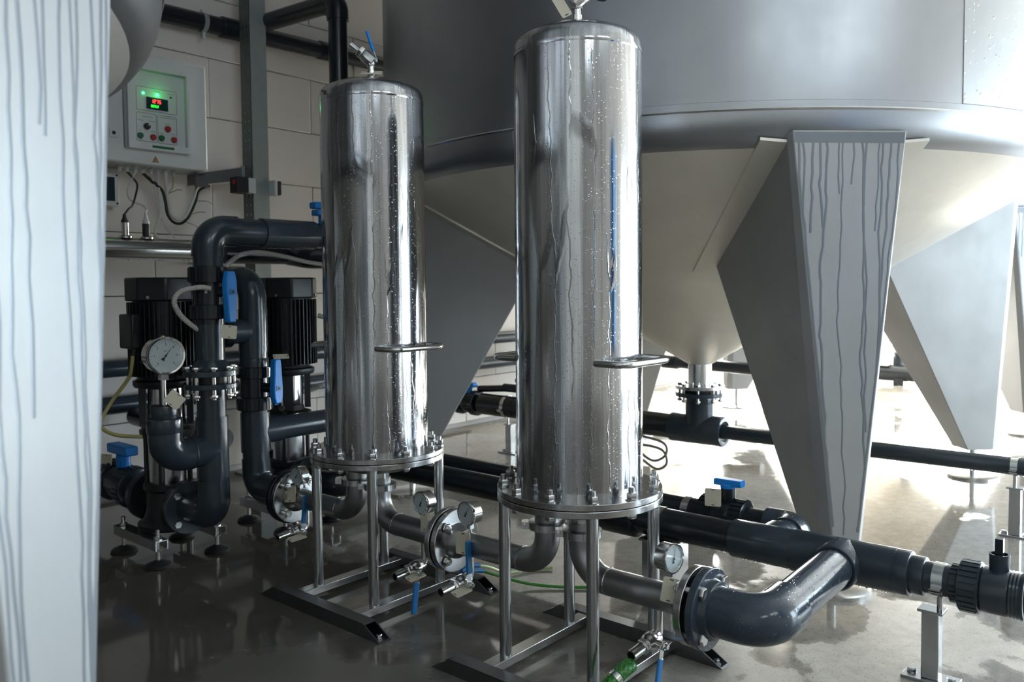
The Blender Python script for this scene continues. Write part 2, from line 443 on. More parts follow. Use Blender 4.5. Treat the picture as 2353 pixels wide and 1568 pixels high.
# ------------------------------------------------------------ the big conical tanks
TA, TZ = .58, .525
def cone_z(r): return TZ + TA*(r-.05)
def make_tank(label):
    t = thing('conical_tank', label, 'tank', group='conical steel tanks on four legs')
    prof = [(1.33, 1.335), (1.33, 3.3), (1.2, 3.5), (.6, 3.68), (.05, 3.7)]
    obj('shell', G().lathe(prof, (0,0,0), (0,0,1), 128, cap0=False), 'tank', t)
    kn = [(1.33, 1.335), (1.329, 1.312), (1.325, 1.290), (1.316, 1.270), (1.300, cone_z(1.30)), (1.28, cone_z(1.28))]
    obj('knuckle', G().lathe(kn, (0,0,0), (0,0,1), 128, cap0=False, cap1=False), 'tank', t)
    obj('polished_band', G().lathe([(1.3302,1.337),(1.3312,1.338),(1.3312,1.356),(1.3302,1.357)], (0,0,0), (0,0,1), 128, cap0=False, cap1=False), 'tank', t)
    cn = [(1.28, cone_z(1.28))] + [(r, cone_z(r)) for r in (1.0, .7, .4, .2, .05)]
    obj('cone', G().lathe(cn, (0,0,0), (0,0,1), 128, cap0=False, cap1=False), 'cone', t)
    obj('weld_seam', G().ring((0,0,1.335), (0,0,1), 1.330, .0045, 160, 6), 'bright', t)
    a = math.radians(-120.3)
    obj('vertical_weld', G().box((1.3303*math.cos(a)-.0012, 1.3303*math.sin(a)-.0012, 1.357), (1.3303*math.cos(a)+.0012, 1.3303*math.sin(a)+.0012, 3.29)), 'tank', t)
    vs = []; fs = []
    for i in range(33):
        q = math.radians(-120.27 + 60*i/32)
        vs += [(1.3312*math.cos(q), 1.3312*math.sin(q), z) for z in (1.358, 2.2, 3.28)]
        if i: b0 = 3*i; fs += [(b0-3, b0, b0+1, b0-2), (b0-2, b0+1, b0+2, b0-1)]
    obj('shell_sheet', G().add(vs, fs), 'tank_wet', t, label='shell sheet beaded with condensation right of the vertical seam')
    sp = obj('outlet_spout', G().cyl((0,0,.432), (0,0,TZ+.004), .05, n=36), 'bright', t)
    obj('outlet_flange', G().cyl((0,0,.418), (0,0,.433), .104, n=48), 'frame', t, bevel=.0015)
    for k in range(8):
        q = 2*PI*(k+.5)/8; p = V(.086*math.cos(q), .086*math.sin(q), 0)
        g = G().hexa(p+V(0,0,.433), (0,0,1), .0115, .010).cyl(p+V(0,0,.362), p+V(0,0,.433), .0055, n=10).hexa(p+V(0,0,.374), (0,0,-1), .0115, .010)
        obj('bolt', g, 'bright', t)
    first = None
    for k, ang in enumerate((-135, -45, 45, 135)):
        a = math.radians(ang); e = V(math.cos(a), math.sin(a), 0); s = V(-e.y, e.x, 0)
        def P(r, q, z): return e*r + s*q + V(0, 0, z)
        vs = []
        for sg in (-1, 1):
            vs += [P(1.322, sg*.158, 1.278), P(1.322, sg*.034, .13), P(1.300, sg*.165, 1.272), P(1.292, sg*.058, .13),
                   P(.735, sg*.172, .928), P(1.180, sg*.056, .13)]
        fs = [(0,1,7,6), (2,3,1,0), (8,9,7,6), (4,5,3,2), (10,11,9,8), (4,5,11,10), (1,3,5,11,9,7), (0,2,4,10,8,6)]
        lg = obj('leg', G().add(vs, fs), 'leg', t, smooth=12, bevel=.003)
        # doubler plate on the cone behind the leg, following its curve
        n = 8; g = G(); rows = [.685, .9, 1.1, 1.298]; vv = []; ff = []
        for lay in (0, 1):
            for r in rows:
                for i in range(n+1):
                    q = -.237 + .474*i/n; R = math.hypot(r, q); R = min(R, 1.318)
                    vv.append(P(r, q, cone_z(R) - (.007 if lay == 0 else -.001)))
        nr = n+1; tot = nr*len(rows)
        for j in range(len(rows)-1):
            for i in range(n):
                a0 = j*nr+i; ff.append((a0, a0+1, a0+nr+1, a0+nr)); ff.append((a0+tot, a0+tot+nr, a0+tot+nr+1, a0+tot+1))
            ff.append((j*nr, (j+1)*nr, (j+1)*nr+tot, j*nr+tot)); ff.append((j*nr+n, j*nr+n+tot, (j+1)*nr+n+tot, (j+1)*nr+n))
        for i in range(n):
            ff.append((i, i+tot, i+1+tot, i+1)); b0 = (len(rows)-1)*nr; ff.append((b0+i, b0+i+1, b0+i+1+tot, b0+i+tot))
        obj('doubler_plate', G().add(vv, ff), 'cone', t, smooth=25)
        f = G().cyl(P(1.24, 0, .012), P(1.24, 0, .14), .013, n=16)
        obj('foot_rod', f, 'bright', lg)
        obj('foot_disc', G().lathe([(.105, 0), (.105, .010), (.095, .013), (.02, .016)], P(1.24, 0, 0), (0,0,1), 48), 'bright', lg)
        # runs of condensation down the outer face
        g = G(); rnd = random.Random(11+k)
        for i in range(14):
            q0 = -.145 + .29*(i+rnd.uniform(-.4, .4))/13; z = 1.248; ln = rnd.choice((.15, .25, .5, .8, 1.05, 1.1, 1.1)); x = q0; pts = []
            zz = z
            while zz > max(z-ln, .16):
                half = .034 + (.158-.034)*(zz-.13)/1.148
                x = max(-half+.006, min(half-.006, x*(.985 if abs(x) > half*.8 else 1) + rnd.uniform(-.0045, .0045)))
                pts.append((x, zz)); zz -= rnd.uniform(.02, .05)
            if len(pts) < 3: continue
            wd = rnd.uniform(.0024, .0036)
            vs = []; fs = []
            for j, (x, zz) in enumerate(pts):
                vs += [P(1.3221, x-wd, zz), P(1.3226, x, zz), P(1.3221, x+wd, zz)]
                if j: b0 = 3*j; fs += [(b0-3, b0-2, b0+1, b0), (b0-2, b0-1, b0+2, b0+1)]
            g.add(vs, fs)
        g.add([P(1.3224, -.153, 1.272), P(1.3224, .153, 1.272), P(1.3224, .152, 1.243), P(1.3224, -.152, 1.243)], [(0,1,2,3)])
        o = obj('water_runs', g, 'run', lg, smooth=80); o['kind'] = 'stuff'
    return t
TC = (3.22, 1.70)
tank = make_tank('huge brushed steel conical tank behind the two filter vessels, drain pipe under its tip')
tank.location = (*TC, 0)
dup(tank, (6.30, 1.70, 0), 0, 'second conical steel tank farther back, only legs and cone edge showing at the right edge')
dup(tank, (-.548, 1.856, 0), math.radians(-4.7), 'near steel tank at left edge, its pale streaked leg cut by the frame')

# ------------------------------------------------------------ filter vessels
def make_vessel(label):
    t = thing('filter_vessel', label, 'filter vessel', group='cylindrical steel filter vessels')
    R = .1418
    obj('body', G().lathe([(R, .42), (R, 1.30), (R, 1.372)], (0,0,0), (0,0,1), 96, cap0=False, cap1=False), 'vessel', t)
    dm = [(R+.0002, 1.369), (R+.0009, 1.372), (R+.0009, 1.378), (R, 1.381)]
    dm += [(R-.032+.032*math.cos(q), 1.384+.032*math.sin(q)) for q in (0.15, .45, .75, 1.05, 1.25)]
    z_ = dm[-1][1]; r_ = dm[-1][0]
    for k in range(1, 8):
        r = r_*(1-k/7.0)+.002; dm.append((r, z_ + .028*(1-(r/r_)**2)))
    obj('dome', G().lathe(dm, (0,0,0), (0,0,1), 96, cap0=False), 'vessel', t)
    obj('upper_flange', G().lathe([(R-.002,.4075),(.186,.4075),(.186,.419),(.185,.420),(R-.002,.420)], (0,0,0), (0,0,1), 96, cap0=False, cap1=False), 'flange', t)
    obj('gasket', G().cyl((0,0,.4055), (0,0,.4077), .178, n=64), 'rubber', t)
    obj('lower_flange', G().lathe([(.186,.391),(.186,.4045),(.185,.4055)], (0,0,0), (0,0,1), 96), 'flange', t, bevel=.001)
    obj('bottom_dish', G().lathe([(.05,.356),(.09,.362),(.125,.374),(.145,.391)], (0,0,0), (0,0,1), 64), 'pipe_steel', t)
    for k in range(12):
        q = 1.8359 + k*PI/6; p = V(.1723*math.cos(q), .1723*math.sin(q), 0)
        g = G().cyl(p+V(0,0,.42), p+V(0,0,.4222), .0135, n=20).hexa(p+V(0,0,.4222), (0,0,1), .0117, .0135)
        g.lathe([(.0066, 0), (.0066, .010), (.005, .0115)], p+V(0,0,.4355), (0,0,1), 12)
        g.hexa(p+V(0,0,.391), (0,0,-1), .0115, .009).cyl(p+V(0,0,.380), p+V(0,0,.430), .006, n=10)
        obj('bolt', g, 'frame', t)
    for sg in (-1, 1):
        pts = route([(-.088, sg*.108, .706), (-.092, sg*.182, .706), (.092, sg*.182, .706), (.088, sg*.108, .706)], .03)
        obj('handle', G().tube(pts, .0078, 14), 'bright', t)
    for sx, sy in ((-1, 1), (-1, -1), (1, 1), (1, -1)):
        obj('leg', G().cyl((sx*.1207, sy*.1205, .0325), (sx*.1207, sy*.1205, .391), .0135, n=24), 'frame', t)
    for sy in (-1, 1):
        obj('cross_bar', G().box((-.19, sy*.1205-.017, .012), (.19, sy*.1205+.017, .0325)), 'frame', t, bevel=.0015)
    for sx in (-1, 1):
        x, w_, h = sx*.203, .0185, .035; y0, y1 = .2605, .198; th = .0028
        def sect(y, yb, z, zb): return None
        o_ = lambda s: [V(x-w_, s*y0, 0), V(x+w_, s*y0, 0), V(x+w_, s*y1, h), V(x-w_, s*y1, h)]
        sl = (y0-y1)/h
        yy = lambda s, z: s*(y0 - sl*z)
        i_ = lambda s: [V(x-w_+th, yy(s, th), th), V(x+w_-th, yy(s, th), th), V(x+w_-th, yy(s, h-th), h-th), V(x-w_+th, yy(s, h-th), h-th)]
        vs = o_(-1) + o_(1) + i_(-1) + i_(1); fs = []
        for k in range(4):
            n = (k+1) % 4
            fs += [(k, n, n+4, k+4), (k+8, k+12, n+12, n+8), (k, k+8, n+8, n), (k+4, n+4, n+12, k+12)]
        sl_o = obj('sleeper_tube', G().add(vs, fs), 'sleeper', t, smooth=20)
        for s in (-1, 1):
            obj('anchor_bolt', G().cyl((x, s*.236, .003), (x, s*.236, .005), .010, n=16).hexa((x, s*.236, .005), (0,0,1), .008, .007), 'frame', sl_o)
    obj('top_nipple', G().cyl((0,0,1.43), (0,0,1.462), .0115, n=20), 'bright', t)
    return t
VX, VA, VB = 1.5, 1.092, 1.792
va = make_vessel('tall wet steel filter vessel nearest the camera, with the loop cable on its top valve')
va.location = (VX, VA, 0)
dup(va, (VX, VB, 0), 0, 'wet steel filter vessel farther back, with a blue lever on its top valve')

# ------------------------------------------------------------ small reusable fittings
def vent_valve(label, base, out_dir, lever, cable=False):
    b = Vector(base); d = Vector(out_dir).normalized()
    t = thing('vent_valve', label, 'valve', base, 'vent valves on the vessel tops')
    obj('stem_pipe', G().cyl(b, b+V(0,0,.022), .009, n=16).hexa(b+V(0,0,.02), (0,0,1), .014, .012), 'bright', t)
    c = b+V(0,0,.036)+d*.004
    obj('valve_body', G().lathe([(.013,-.014),(.016,-.012),(.017,.0),(.0175,.018),(.016,.022),(.0135,.024),(.0135,.034)], c, d, 24), 'bright', t)
    obj('nut', G().hexa(c+d*.026, d, .017, .012), 'bright', t)
    obj('nozzle', G().lathe([(.009,0),(.009,.03),(.0065,.03),(.0065,.003)], c+d*.036, d, 20, cap1=False), 'bright', t)
    if lever is not None:
        lv = Vector(lever); side = V(rt.x, rt.y, 0)*.018
        obj('lever_stem', G().cyl(c, c+side, .006, n=12).hexa(c+side*.9, side, .008, .005).tube([c+side, c+side+lv*.3], .0035, 8), 'bright', t)
        obj('lever', G().tube([c+side+lv*.28, c+side+lv], .0042, 10), 'blue', t)
    if cable:
        q = c+d*.03+V(0,0,.01); s = V(rt.x, rt.y, 0)
        obj('loop_cable', G().tube(spline([q, q+s*.03+V(0,0,.015), q+s*.048-V(0,0,.005), q+s*.036-V(0,0,.028), q+s*.012-V(0,0,.022), q-s*.004]), .0026, 8), 'rubber', t)
    return t
S = V(rt.x, rt.y, 0)
vent_valve('small steel vent valve on top of the rear vessel, blue lever raised', (VX, VB, 1.455), -S*.75+V(0,0,.62), V(.012,.030,.085)-S*.015)
vent_valve('steel vent valve with black loop cable on top of the front vessel', (VX, VA, 1.455), S*.75+V(0,0,.66), None, True)

def cream_tag(label, c, nrm, upv, wd=.045, ht=.036, mat='cream'):
    n = Vector(nrm).normalized(); u = Vector(upv); u = (u-n*u.dot(n)).normalized(); s = u.cross(n); c = Vector(c); th = .0008
    g = G(); a, b, r = wd/2, ht/2, .004
    out = []
    for cx, cy, a0 in ((a-r, b-r, 0), (-a+r, b-r, PI/2), (-a+r, -b+r, PI), (a-r, -b+r, 1.5*PI)):
        for k in range(4): q = a0 + k*PI/6; out.append(c + s*(cx+r*math.cos(q)) + u*(cy+r*math.sin(q)) - n*th)
    g.prism(out, n*2*th)
    o = obj('tag_plate', g, mat); tag(o, label, 'tag', 'cream number tags')
    for sg in (-1, 1):
        obj('slot', G().obox(c+u*sg*(b-.004)+n*th, (s, u, n), (.004, .0011, .0002)), 'ink', o)
    return o

def gauge(label, c, az, r, stem_z, needle, nums=(), cat='gauge', stem_xy=None):
    n = V(math.cos(math.radians(az)), math.sin(math.radians(az)), 0); c = Vector(c); s = V(-n.y, n.x, 0); u = V(0,0,1)
    t = thing('pressure_gauge', label, 'gauge', c, 'round dial pressure gauges')
    dp = r*.95
    obj('case', G().lathe([(r*.55, -dp*.5-.003), (r*.93, -dp*.5), (r*.95, dp*.42)], c, n, 48), 'bright', t)
    obj('bezel', G().lathe([(r*.95, dp*.30), (r, dp*.32), (r, dp*.5), (r*.97, dp*.55), (r*.88, dp*.53), (r*.86, dp*.44)], c, n, 56, cap0=False, cap1=False), 'chrome', t)
    dl = obj('dial', G().cyl(c+n*dp*.41, c+n*dp*.435, r*.89, n=48), 'dial', t)
    dz = c+n*(dp*.437)
    g = G()
    for k in range(25):
        q = math.radians(225 - 270*k/24); d = s*math.cos(q)+u*math.sin(q); ln = .13 if k % 4 == 0 else .06
        g.obox(dz + d*r*(.80-ln/2), (d, n.cross(d), n), (r*ln/2, r*.008, .0002))
    o = obj('scale_marks', g, 'ink', dl); o['kind'] = 'stuff'
    for k, sx in enumerate(nums):
        q = math.radians(225 - 270*k/(len(nums)-1)); d = s*math.cos(q)+u*math.sin(q)
        obj('numeral', text_g(sx, r*.19, dz + d*r*.58, s, u, n, .0002), 'ink', dl)
    if nums: obj('unit_mark', text_g('bar', r*.13, dz+u*r*.24, s, u, n, .0002), 'ink', dl)
    q = math.radians(needle); d = s*math.cos(q)+u*math.sin(q); m = n.cross(d); hz = dz+n*.0012
    obj('needle', G().prism([hz+d*r*.72, hz+m*r*.022, hz-d*r*.12+m*r*.03, hz-d*r*.30+m*r*.10, hz-d*r*.30-m*r*.10, hz-d*r*.12-m*r*.03, hz-m*r*.022], n*.0006).cyl(hz, hz+n*.002, r*.06, n=12), 'ink', t)
    obj('glass', G().cyl(c+n*dp*.485, c+n*dp*.495, r*.89, n=48), 'glass', t)
    b = c - u*r*.9
    g = G().cyl((b.x, b.y, stem_z), b, r*.14, n=16)
    g.obox((b.x, b.y, b.z-r*.22), (s, n, u), (r*.20, r*.20, r*.18))
    obj('stem', g, 'bright', t)
    if nums: obj('fill_plug', G().cyl(c+u*r*.93, c+u*r*1.02, r*.10, n=12), 'brass', t)
    return t

def drain_valve(label, p, y_off, lever_dir, side=-1, piv=.032):
    """ball valve on a short nipple below the pipe, nozzle towards -X"""
    x, y, zt = p; zc = zt-.058
    t = thing('drain_valve', label, 'valve', (x, y, zc), 'small steel drain valves under the pipes')
    d = V(-1, y_off, -.10).normalized(); c = V(x, y, zc)
    obj('nipple', G().tube(route([(x, y, zt+.006), (x, y, zc), c+d*.02], .012, 5), .0095, 14), 'bright', t)
    obj('valve_body', G().lathe([(.012,.005),(.0155,.008),(.0155,.02),(.0185,.024),(.0185,.040),(.0155,.044),(.0155,.052),(.012,.054)], c, d, 24), 'bright', t)
    obj('nut', G().hexa(c+d*.052, d, .0165, .012), 'bright', t)
    obj('nozzle', G().lathe([(.0115,0),(.0115,.040),(.0085,.040),(.0085,.004)], c+d*.063, d, 20, cap1=False), 'bright', t)
    sd = d.cross(V(0,0,1)).normalized()*side; sd = sd if sd.y < 0 else -sd
    pv = c+d*piv
    obj('lever_stem', G().cyl(pv, pv+sd*.030, .008, n=14).hexa(pv+sd*.030, sd, .0095, .008).cyl(pv+sd*.038, pv+sd*.043, .0055, n=12), 'bright', t)
    lv = Vector(lever_dir).normalized(); q = pv+sd*.029; ax = lv.cross(sd).normalized()
    obj('lever_arm', G().obox(q+lv*.018, (lv, ax, sd), (.022, .0075, .0012)), 'bright', t)
    g = G(); hw = .0085
    g.obox(q+lv*.068, (lv, ax, sd), (.042, hw, .0032))
    obj('lever_grip', g, 'blue_lever', t, bevel=.0028)
    return t
def hexbolts(t, c, axis, R, n, ph, z0_, z1_, r=.0115, mat='bright'):
    x, y, z = frame_of(axis); c = Vector(c)
    for k in range(n):
        a = ph + 2*PI*k/n; p = c + (x*math.cos(a)+y*math.sin(a))*R
        g = G().cyl(p+z*(z0_-.014), p+z*(z1_+.008), r*.55, n=12).hexa(p+z*z1_, z, r, .010).hexa(p+z*z0_, -z, r, .010)
        obj('bolt', g, mat, t)

# ------------------------------------------------------------ steel spools between the vessels
PR, PZ = .0300, .213
def clamp(t, c):
    c = Vector(c)
    obj('clamp_ferrule', G().cyl(c-V(0,0,.012), c+V(0,0,.05), .026, n=32).lathe([(.034,-.009),(.040,-.003),(.040,.003),(.034,.009)], c, (0,0,1), 32), 'bright', t)
    cl = obj('clamp_band', G().lathe([(.036,-.010),(.045,-.008),(.045,.008),(.036,.010)], c, (0,0,1), 36), 'frame', t)
    d = V(-.6, .75, 0).normalized(); s = d.cross(V(0,0,1))
    obj('clamp_bolt', G().obox(c+d*.050, (d, s, V(0,0,1)), (.010, .012, .008)).cyl(c+d*.052-s*.02, c+d*.052+s*.02, .0045, n=10).hexa(c+d*.052+s*.016, s, .008, .007), 'bright', cl)
def spool(label, y0, sgn, y_flange, zc, extra=None):
    """clamped at the vessel bottom, swept elbow, run along Y to a bolted flange"""
    t = thing('steel_spool_pipe', label, 'pipe', (VX, y0, 0), 'bent steel pipes under the filter vessels')
    clamp(t, (VX, y0, .310))
    pts = route([(VX, y0, .335), (VX, y0, PZ), (VX, y_flange, PZ)], .072, 12)
    obj('pipe', G().tube(pts, PR, 28), 'pipe_steel', t)
    yw = y0+sgn*.075
    obj('weld_bead', G().ring((VX, yw, PZ), (0,1,0), PR+.0003, .0013, 36, 6), 'frame', t)
    obj('flange', G().cyl((VX, y_flange-sgn*.016, PZ), (VX, y_flange, PZ), .081, n=56), 'flange', t, bevel=.0015)
    obj('flange_hub', G().lathe([(.046, 0), (.044, .010), (PR+.001, .03)], (VX, y_flange-sgn*.016, PZ), (0,-sgn,0), 32), 'pipe_steel', t)
    return t
s1 = spool('bent steel pipe from rear vessel bottom running left to the flange by the pumps', VB+.095, 1, 2.205, PZ)
s2 = spool('bent steel pipe from rear vessel bottom running right to the middle flange', VB-.008, -1, 1.505, PZ)
s3 = spool('bent steel pipe from front vessel bottom running left to the middle flange', VA+.093, 1, 1.498, PZ)
s4 = spool('bent steel pipe from front vessel bottom running right towards the plastic elbow', VA-.006, -1, .793, PZ)
hexbolts(s2, (VX, 1.5015, PZ), (0,1,0), .060, 4, PI/4, -.022, .022, .0125)
obj('gasket', G().cyl((VX, 1.498, PZ), (VX, 1.505, PZ), .074, n=40), 'rubber', s2)
gauge('small dial gauge beside the front vessel, face turned to the right', (VX-.01, .858, .303), 262, .0315, PZ+.028, 78)
gauge('small dial gauge right of the middle flange, blue lever below it', (VX-.01, 1.425, .298), 176, .0315, PZ+.028, 60)
gauge('small dial gauge left of the middle flange, behind a cream tag', (VX-.01, 1.590, .297), 176, .0315, PZ+.028, 62)
gauge('small dial gauge left of the rear vessel, half behind a steel leg', (VX-.01, 2.150, .288), 180, .0300, PZ+.028, 50)
drain_valve('steel drain valve right of middle flange, blue lever standing up', (VX-.004, 1.432, PZ-.026), .04, (.0,.03,1))
drain_valve('steel drain valve left of middle flange, blue lever hanging down', (VX-.004, 1.600, PZ-.026), .05, (-.10,.05,-1), -1, .050)
drain_valve('steel drain valve left of rear vessel, blue lever upright', (VX-.004, 2.130, PZ-.026), .04, (.1,0,1))
drain_valve('steel drain valve under the front vessel with green hose, blue lever down', (VX-.004, .885, PZ-.026), .03, (-.25,0,-1))
cream_tag('cream tag hanging on the left spool flange beside the rear vessel', (1.465, 2.168, .232), (-.9,-.3,.2), (.2,.2,1), .040, .050)
cream_tag('cream tag between the left dial gauge and the middle flange', (1.468, 1.570, .252), (-1,.2,.2), (.1,.3,1), .034, .045)
cream_tag('cream tag wrapped on the pipe right of the middle flange', (1.463, 1.425, .226), (-1,-.25,.05), (0,0,1), .040, .056)
cream_tag('cream tag below the dial gauge beside the front vessel', (1.462, .838, .246), (-1,-.3,.25), (.1,-.1,1), .034, .050)
for lb, y in (('pale tag plate lying under the drain valve right of middle flange', 1.413), ('pale tag plate lying under the drain valve left of middle flange', 1.580), ('pale tag plate lying under the drain valve beside rear vessel', 2.105)):
    cream_tag(lb, (1.440, y-.004, PZ-.099), (-.05,-.30,.95), (-1,.0,-.06), .026, .056)
cream_tag('cream tag lying on the dome of the rear vessel', (VX-.005, VB-.008, 1.456), (-.35,-.3,.9), (.6,-.7,0), .030, .058)
cream_tag('cream tag leaning on the top valve of the front vessel', (VX-.03, VA+.022, 1.483), (-.7,-.6,.2), (-.30,.36,.9), .024, .062)

# ------------------------------------------------------------ plastic pipework
def pv_pipe(t, pts, r, mat='pvc', R=None, name='pipe'):
    return obj(name, G().tube(pts if R is None else route(pts, R), r, 32), mat, t)
def socket(t, p0, p1, r, mat='pvc', name='coupling'):
    p0, p1 = Vector(p0), Vector(p1); h = (p1-p0).length
    return obj(name, G().lathe([(r-.004, 0), (r-.001, .0015), (r, .004), (r, h-.004), (r-.001, h-.0015), (r-.004, h)], p0, p1-p0, 40), mat, t)
def elbow(t, p0, p1, p2, r, R, mat='pvc', lip=.022, name='elbow'):
    """elbow body with thicker sockets at both mouths; p0 and p2 are the mouths"""
    g = G().tube([Vector(p0)] + bend(p0, p1, p2, R, 10) + [Vector(p2)], r, 36)
    return obj(name, g, mat, t)
def ribbed_nut(t, p0, p1, r, n=20, mat='pvc_dark', name='union_nut'):
    p0, p1 = Vector(p0), Vector(p1); d = p1-p0; h = d.length
    g = G().lathe([(r-.006, 0), (r-.002, .002), (r-.002, h-.002), (r-.006, h)], p0, d, 40)
    x, y, z = frame_of(d)
    for k in range(n):
        a = 2*PI*k/n; u = x*math.cos(a)+y*math.sin(a)
        g.obox(p0 + z*h*.5 + u*(r-.001), (z, z.cross(u), u), (h*.40, r*.085, .0018))
    return obj(name, g, mat, t)
def strap(label, c, axis, r, post_top, grp='steel pipe straps'):
    c = Vector(c); a = Vector(axis).normalized()
    t = thing('pipe_strap', label, 'clamp', c, grp)
    obj('strap_band', G().band(c-a*.011, a, r, .022, .002, 40), 'bright', t)
    s = a.cross(V(0,0,1)); q = c - s*(r+.008)
    obj('strap_ear', G().obox(q+V(0,0,-.008), (s, a, V(0,0,1)), (.010, .011, .0015)).obox(q+V(0,0,-.014), (s, a, V(0,0,1)), (.010, .011, .0015)), 'bright', t)
    if post_top is not None:
        obj('strap_rod', G().cyl((c.x, c.y, post_top), c-V(0,0,r), .006, n=14), 'frame', t)
    return t
def post(label, x, y, top, half=.0165, plate=.05, turned=False):
    t = thing('pipe_support_post', label, 'support', (x, y, 0), 'steel pipe support posts')
    obj('upright', G().box((x-half, y-half, .006), (x+half, y+half, top-.006)), 'frame', t, bevel=.002)
    obj('base_plate', G().box((x-plate*.55, y-plate, 0), (x+plate*.55, y+plate, .006)), 'frame', t, bevel=.001)
    obj('top_plate', G().box((x-half-.004, y-half-.008, top-.006), (x+half+.004, y+half+.008, top)), 'frame', t, bevel=.001)
    for s in (-1, 1):
        obj('anchor_bolt', G().cyl((x, y+s*plate*.72, .006), (x, y+s*plate*.72, .008), .010, n=14).hexa((x, y+s*plate*.72, .008), (0,0,1), .009, .007), 'frame', t)
    return t

MX, MZ = 1.935, .225
# branch: flange - stub - elbow - run to the tee
t = thing('plastic_branch_pipe', 'wet grey plastic elbow pipe from right flange up to the header tee', 'pipe', (VX, .78, 0))
obj('flange', G().cyl((VX, .765, PZ), (VX, .782, PZ), .083, n=56), 'pvc_wet', t, bevel=.002)
obj('gasket', G().cyl((VX, .782, PZ), (VX, .786, PZ), .060, n=40), 'rubber', t)
obj('flange_hub', G().lathe([(.062, 0), (.058, .014), (.052, .016)], (VX, .765, PZ), (0,-1,0), 36), 'pvc', t)
hexbolts(t, (VX, .782, PZ), (0,-1,0), .064, 4, PI/4, -.027, .017, .0135)
obj('elbow', G().tube([V(VX,.752,PZ)] + bend((VX,.80,PZ), (VX,.652,PZ), (VX+.2,.652,PZ+.006), .052, 10) + [V(VX+.105,.652,PZ+.002)], .0505, 40), 'pvc_wet', t)
pv_pipe(t, [(VX+.10,.652,PZ+.002), (MX-.055,.652,MZ)], .0445, 'pvc_wet')
# header pipe along Y
t = thing('plastic_header_pipe', 'long dark plastic header pipe running past the vessels to the open valve', 'pipe', (MX, 1.2, 0))
Yp = lambda y: (MX, y, MZ)
pv_pipe(t, [Yp(2.62), Yp(1.30)], .040, 'pvc_dark')
socket(t, Yp(1.318), Yp(1.205), .054, 'pvc_dark', 'coupling')
pv_pipe(t, [Yp(1.23), Yp(.88)], .0405, 'pvc_dark')
socket(t, Yp(.925), Yp(.765), .0475, 'pvc')
obj('tee', G().lathe([(.044,0),(.0500,.003),(.0500,.235),(.044,.238)], Yp(.770), (0,-1,0), 44), 'pvc', t)
obj('tee_branch', G().lathe([(.0525,-.0),(.0525,.068),(.050,.072),(.046,.072),(.046,.06)], Yp(.652), (-1,0,-.02), 44), 'pvc_wet', t)
obj('branch_collar', G().ring((MX-.066,.652,MZ-.001), (1,0,.02), .0475, .0042, 40, 8), 'rubber', t)
socket(t, Yp(.545), Yp(.503), .0495, 'pvc'); socket(t, Yp(.506), Yp(.474), .0420, 'pvc', 'reducer'); pv_pipe(t, [Yp(.478), Yp(.395)], .0345, 'pvc')
obj('tee_port', G().cyl((MX, .835, MZ), (MX+.06, .835, MZ), .046, n=36), 'pvc', t)
# open union valve at the pipe end
t = thing('union_ball_valve', 'large dark plastic union valve with bare stem at header pipe end', 'valve', (MX, .34, 0))
ribbed_nut(t, Yp(.425), Yp(.405), .041, 22, 'pvc', 'small_union_nut')
ribbed_nut(t, Yp(.408), Yp(.366), .0545, 26, 'pvc')
obj('valve_body', G().lathe([(.044,0),(.0475,.004),(.048,.048),(.046,.052)], Yp(.367), (0,-1,0), 44), 'pvc', t)
thp = [(.042, 0)] + [(.0485 if k % 2 else .0465, .002+.0032*k) for k in range(8)] + [(.0485, .030), (.039, .030), (.037, .0)]
obj('threaded_end', G().lathe(thp, Yp(.317), (0,-1,0), 44, cap1=False), 'pvc', t)
obj('stem_collar', G().lathe([(.0185,0),(.0195,.042),(.0155,.042),(.0155,.035)], (MX, .336, MZ+.038), (0,0,1), 28), 'pvc', t)
obj('stem', G().obox((MX, .336, MZ+.088), (V(1,0,0),V(0,1,0),V(0,0,1)), (.0085, .0075, .024)), 'pvc_dark', t, bevel=.001)
strap('steel strap holding the header pipe on the front right post', Yp(.447), (0,1,0), .0348, .155)
post('front right steel post under the end of the header pipe', MX, .462, .158, .0175, .055)
# second header with the blue handled valve
BX, BZ = 2.115, .218
Bp = lambda y: (BX, y, BZ)
t = thing('plastic_return_pipe', 'dark plastic return pipe behind the header, ending in a bright elbow', 'pipe', (BX, 1.4, 0))
pv_pipe(t, [Bp(2.75), Bp(1.115)], .036, 'pvc_dark')
pv_pipe(t, [Bp(.975), Bp(.90)], .038, 'pvc_dark')
elbow(t, Bp(.915), Bp(.832), (BX-.075, .832, BZ+.003), .0475, .05, 'pvc_wet')
pv_pipe(t, [(BX-.06, .832, BZ+.002), (MX+.05, .833, MZ)], .042, 'pvc_wet')
t = thing('blue_handle_ball_valve', 'dark union ball valve with short blue handle on the return pipe', 'valve', (BX, 1.04, 0))
ribbed_nut(t, Bp(1.108), Bp(1.068), .056, 24); ribbed_nut(t, Bp(1.012), Bp(.972), .056, 24)
obj('valve_body', G().lathe([(.045,0),(.047,.004),(.047,.056),(.045,.06)], Bp(1.070), (0,-1,0), 40), 'pvc_dark', t)
obj('stem_neck', G().cyl((BX, 1.03, BZ+.04), (BX, 1.03, BZ+.085), .020, n=24), 'pvc_dark', t)
o = obj('handle', G().lathe([(.021,0),(.021,.014)], (BX,1.03,BZ+.082), (0,0,1), 24).prism([(BX-.018,1.066,BZ+.090),(BX-.014,.985,BZ+.090),(BX+.014,.985,BZ+.090),(BX+.018,1.066,BZ+.090)], (0,0,.019)), 'blue', t, bevel=.003)
obj('type_label', G().box((BX-.0485,1.050,BZ-.016), (BX-.0475,1.030,BZ-.007)), 'white', t)
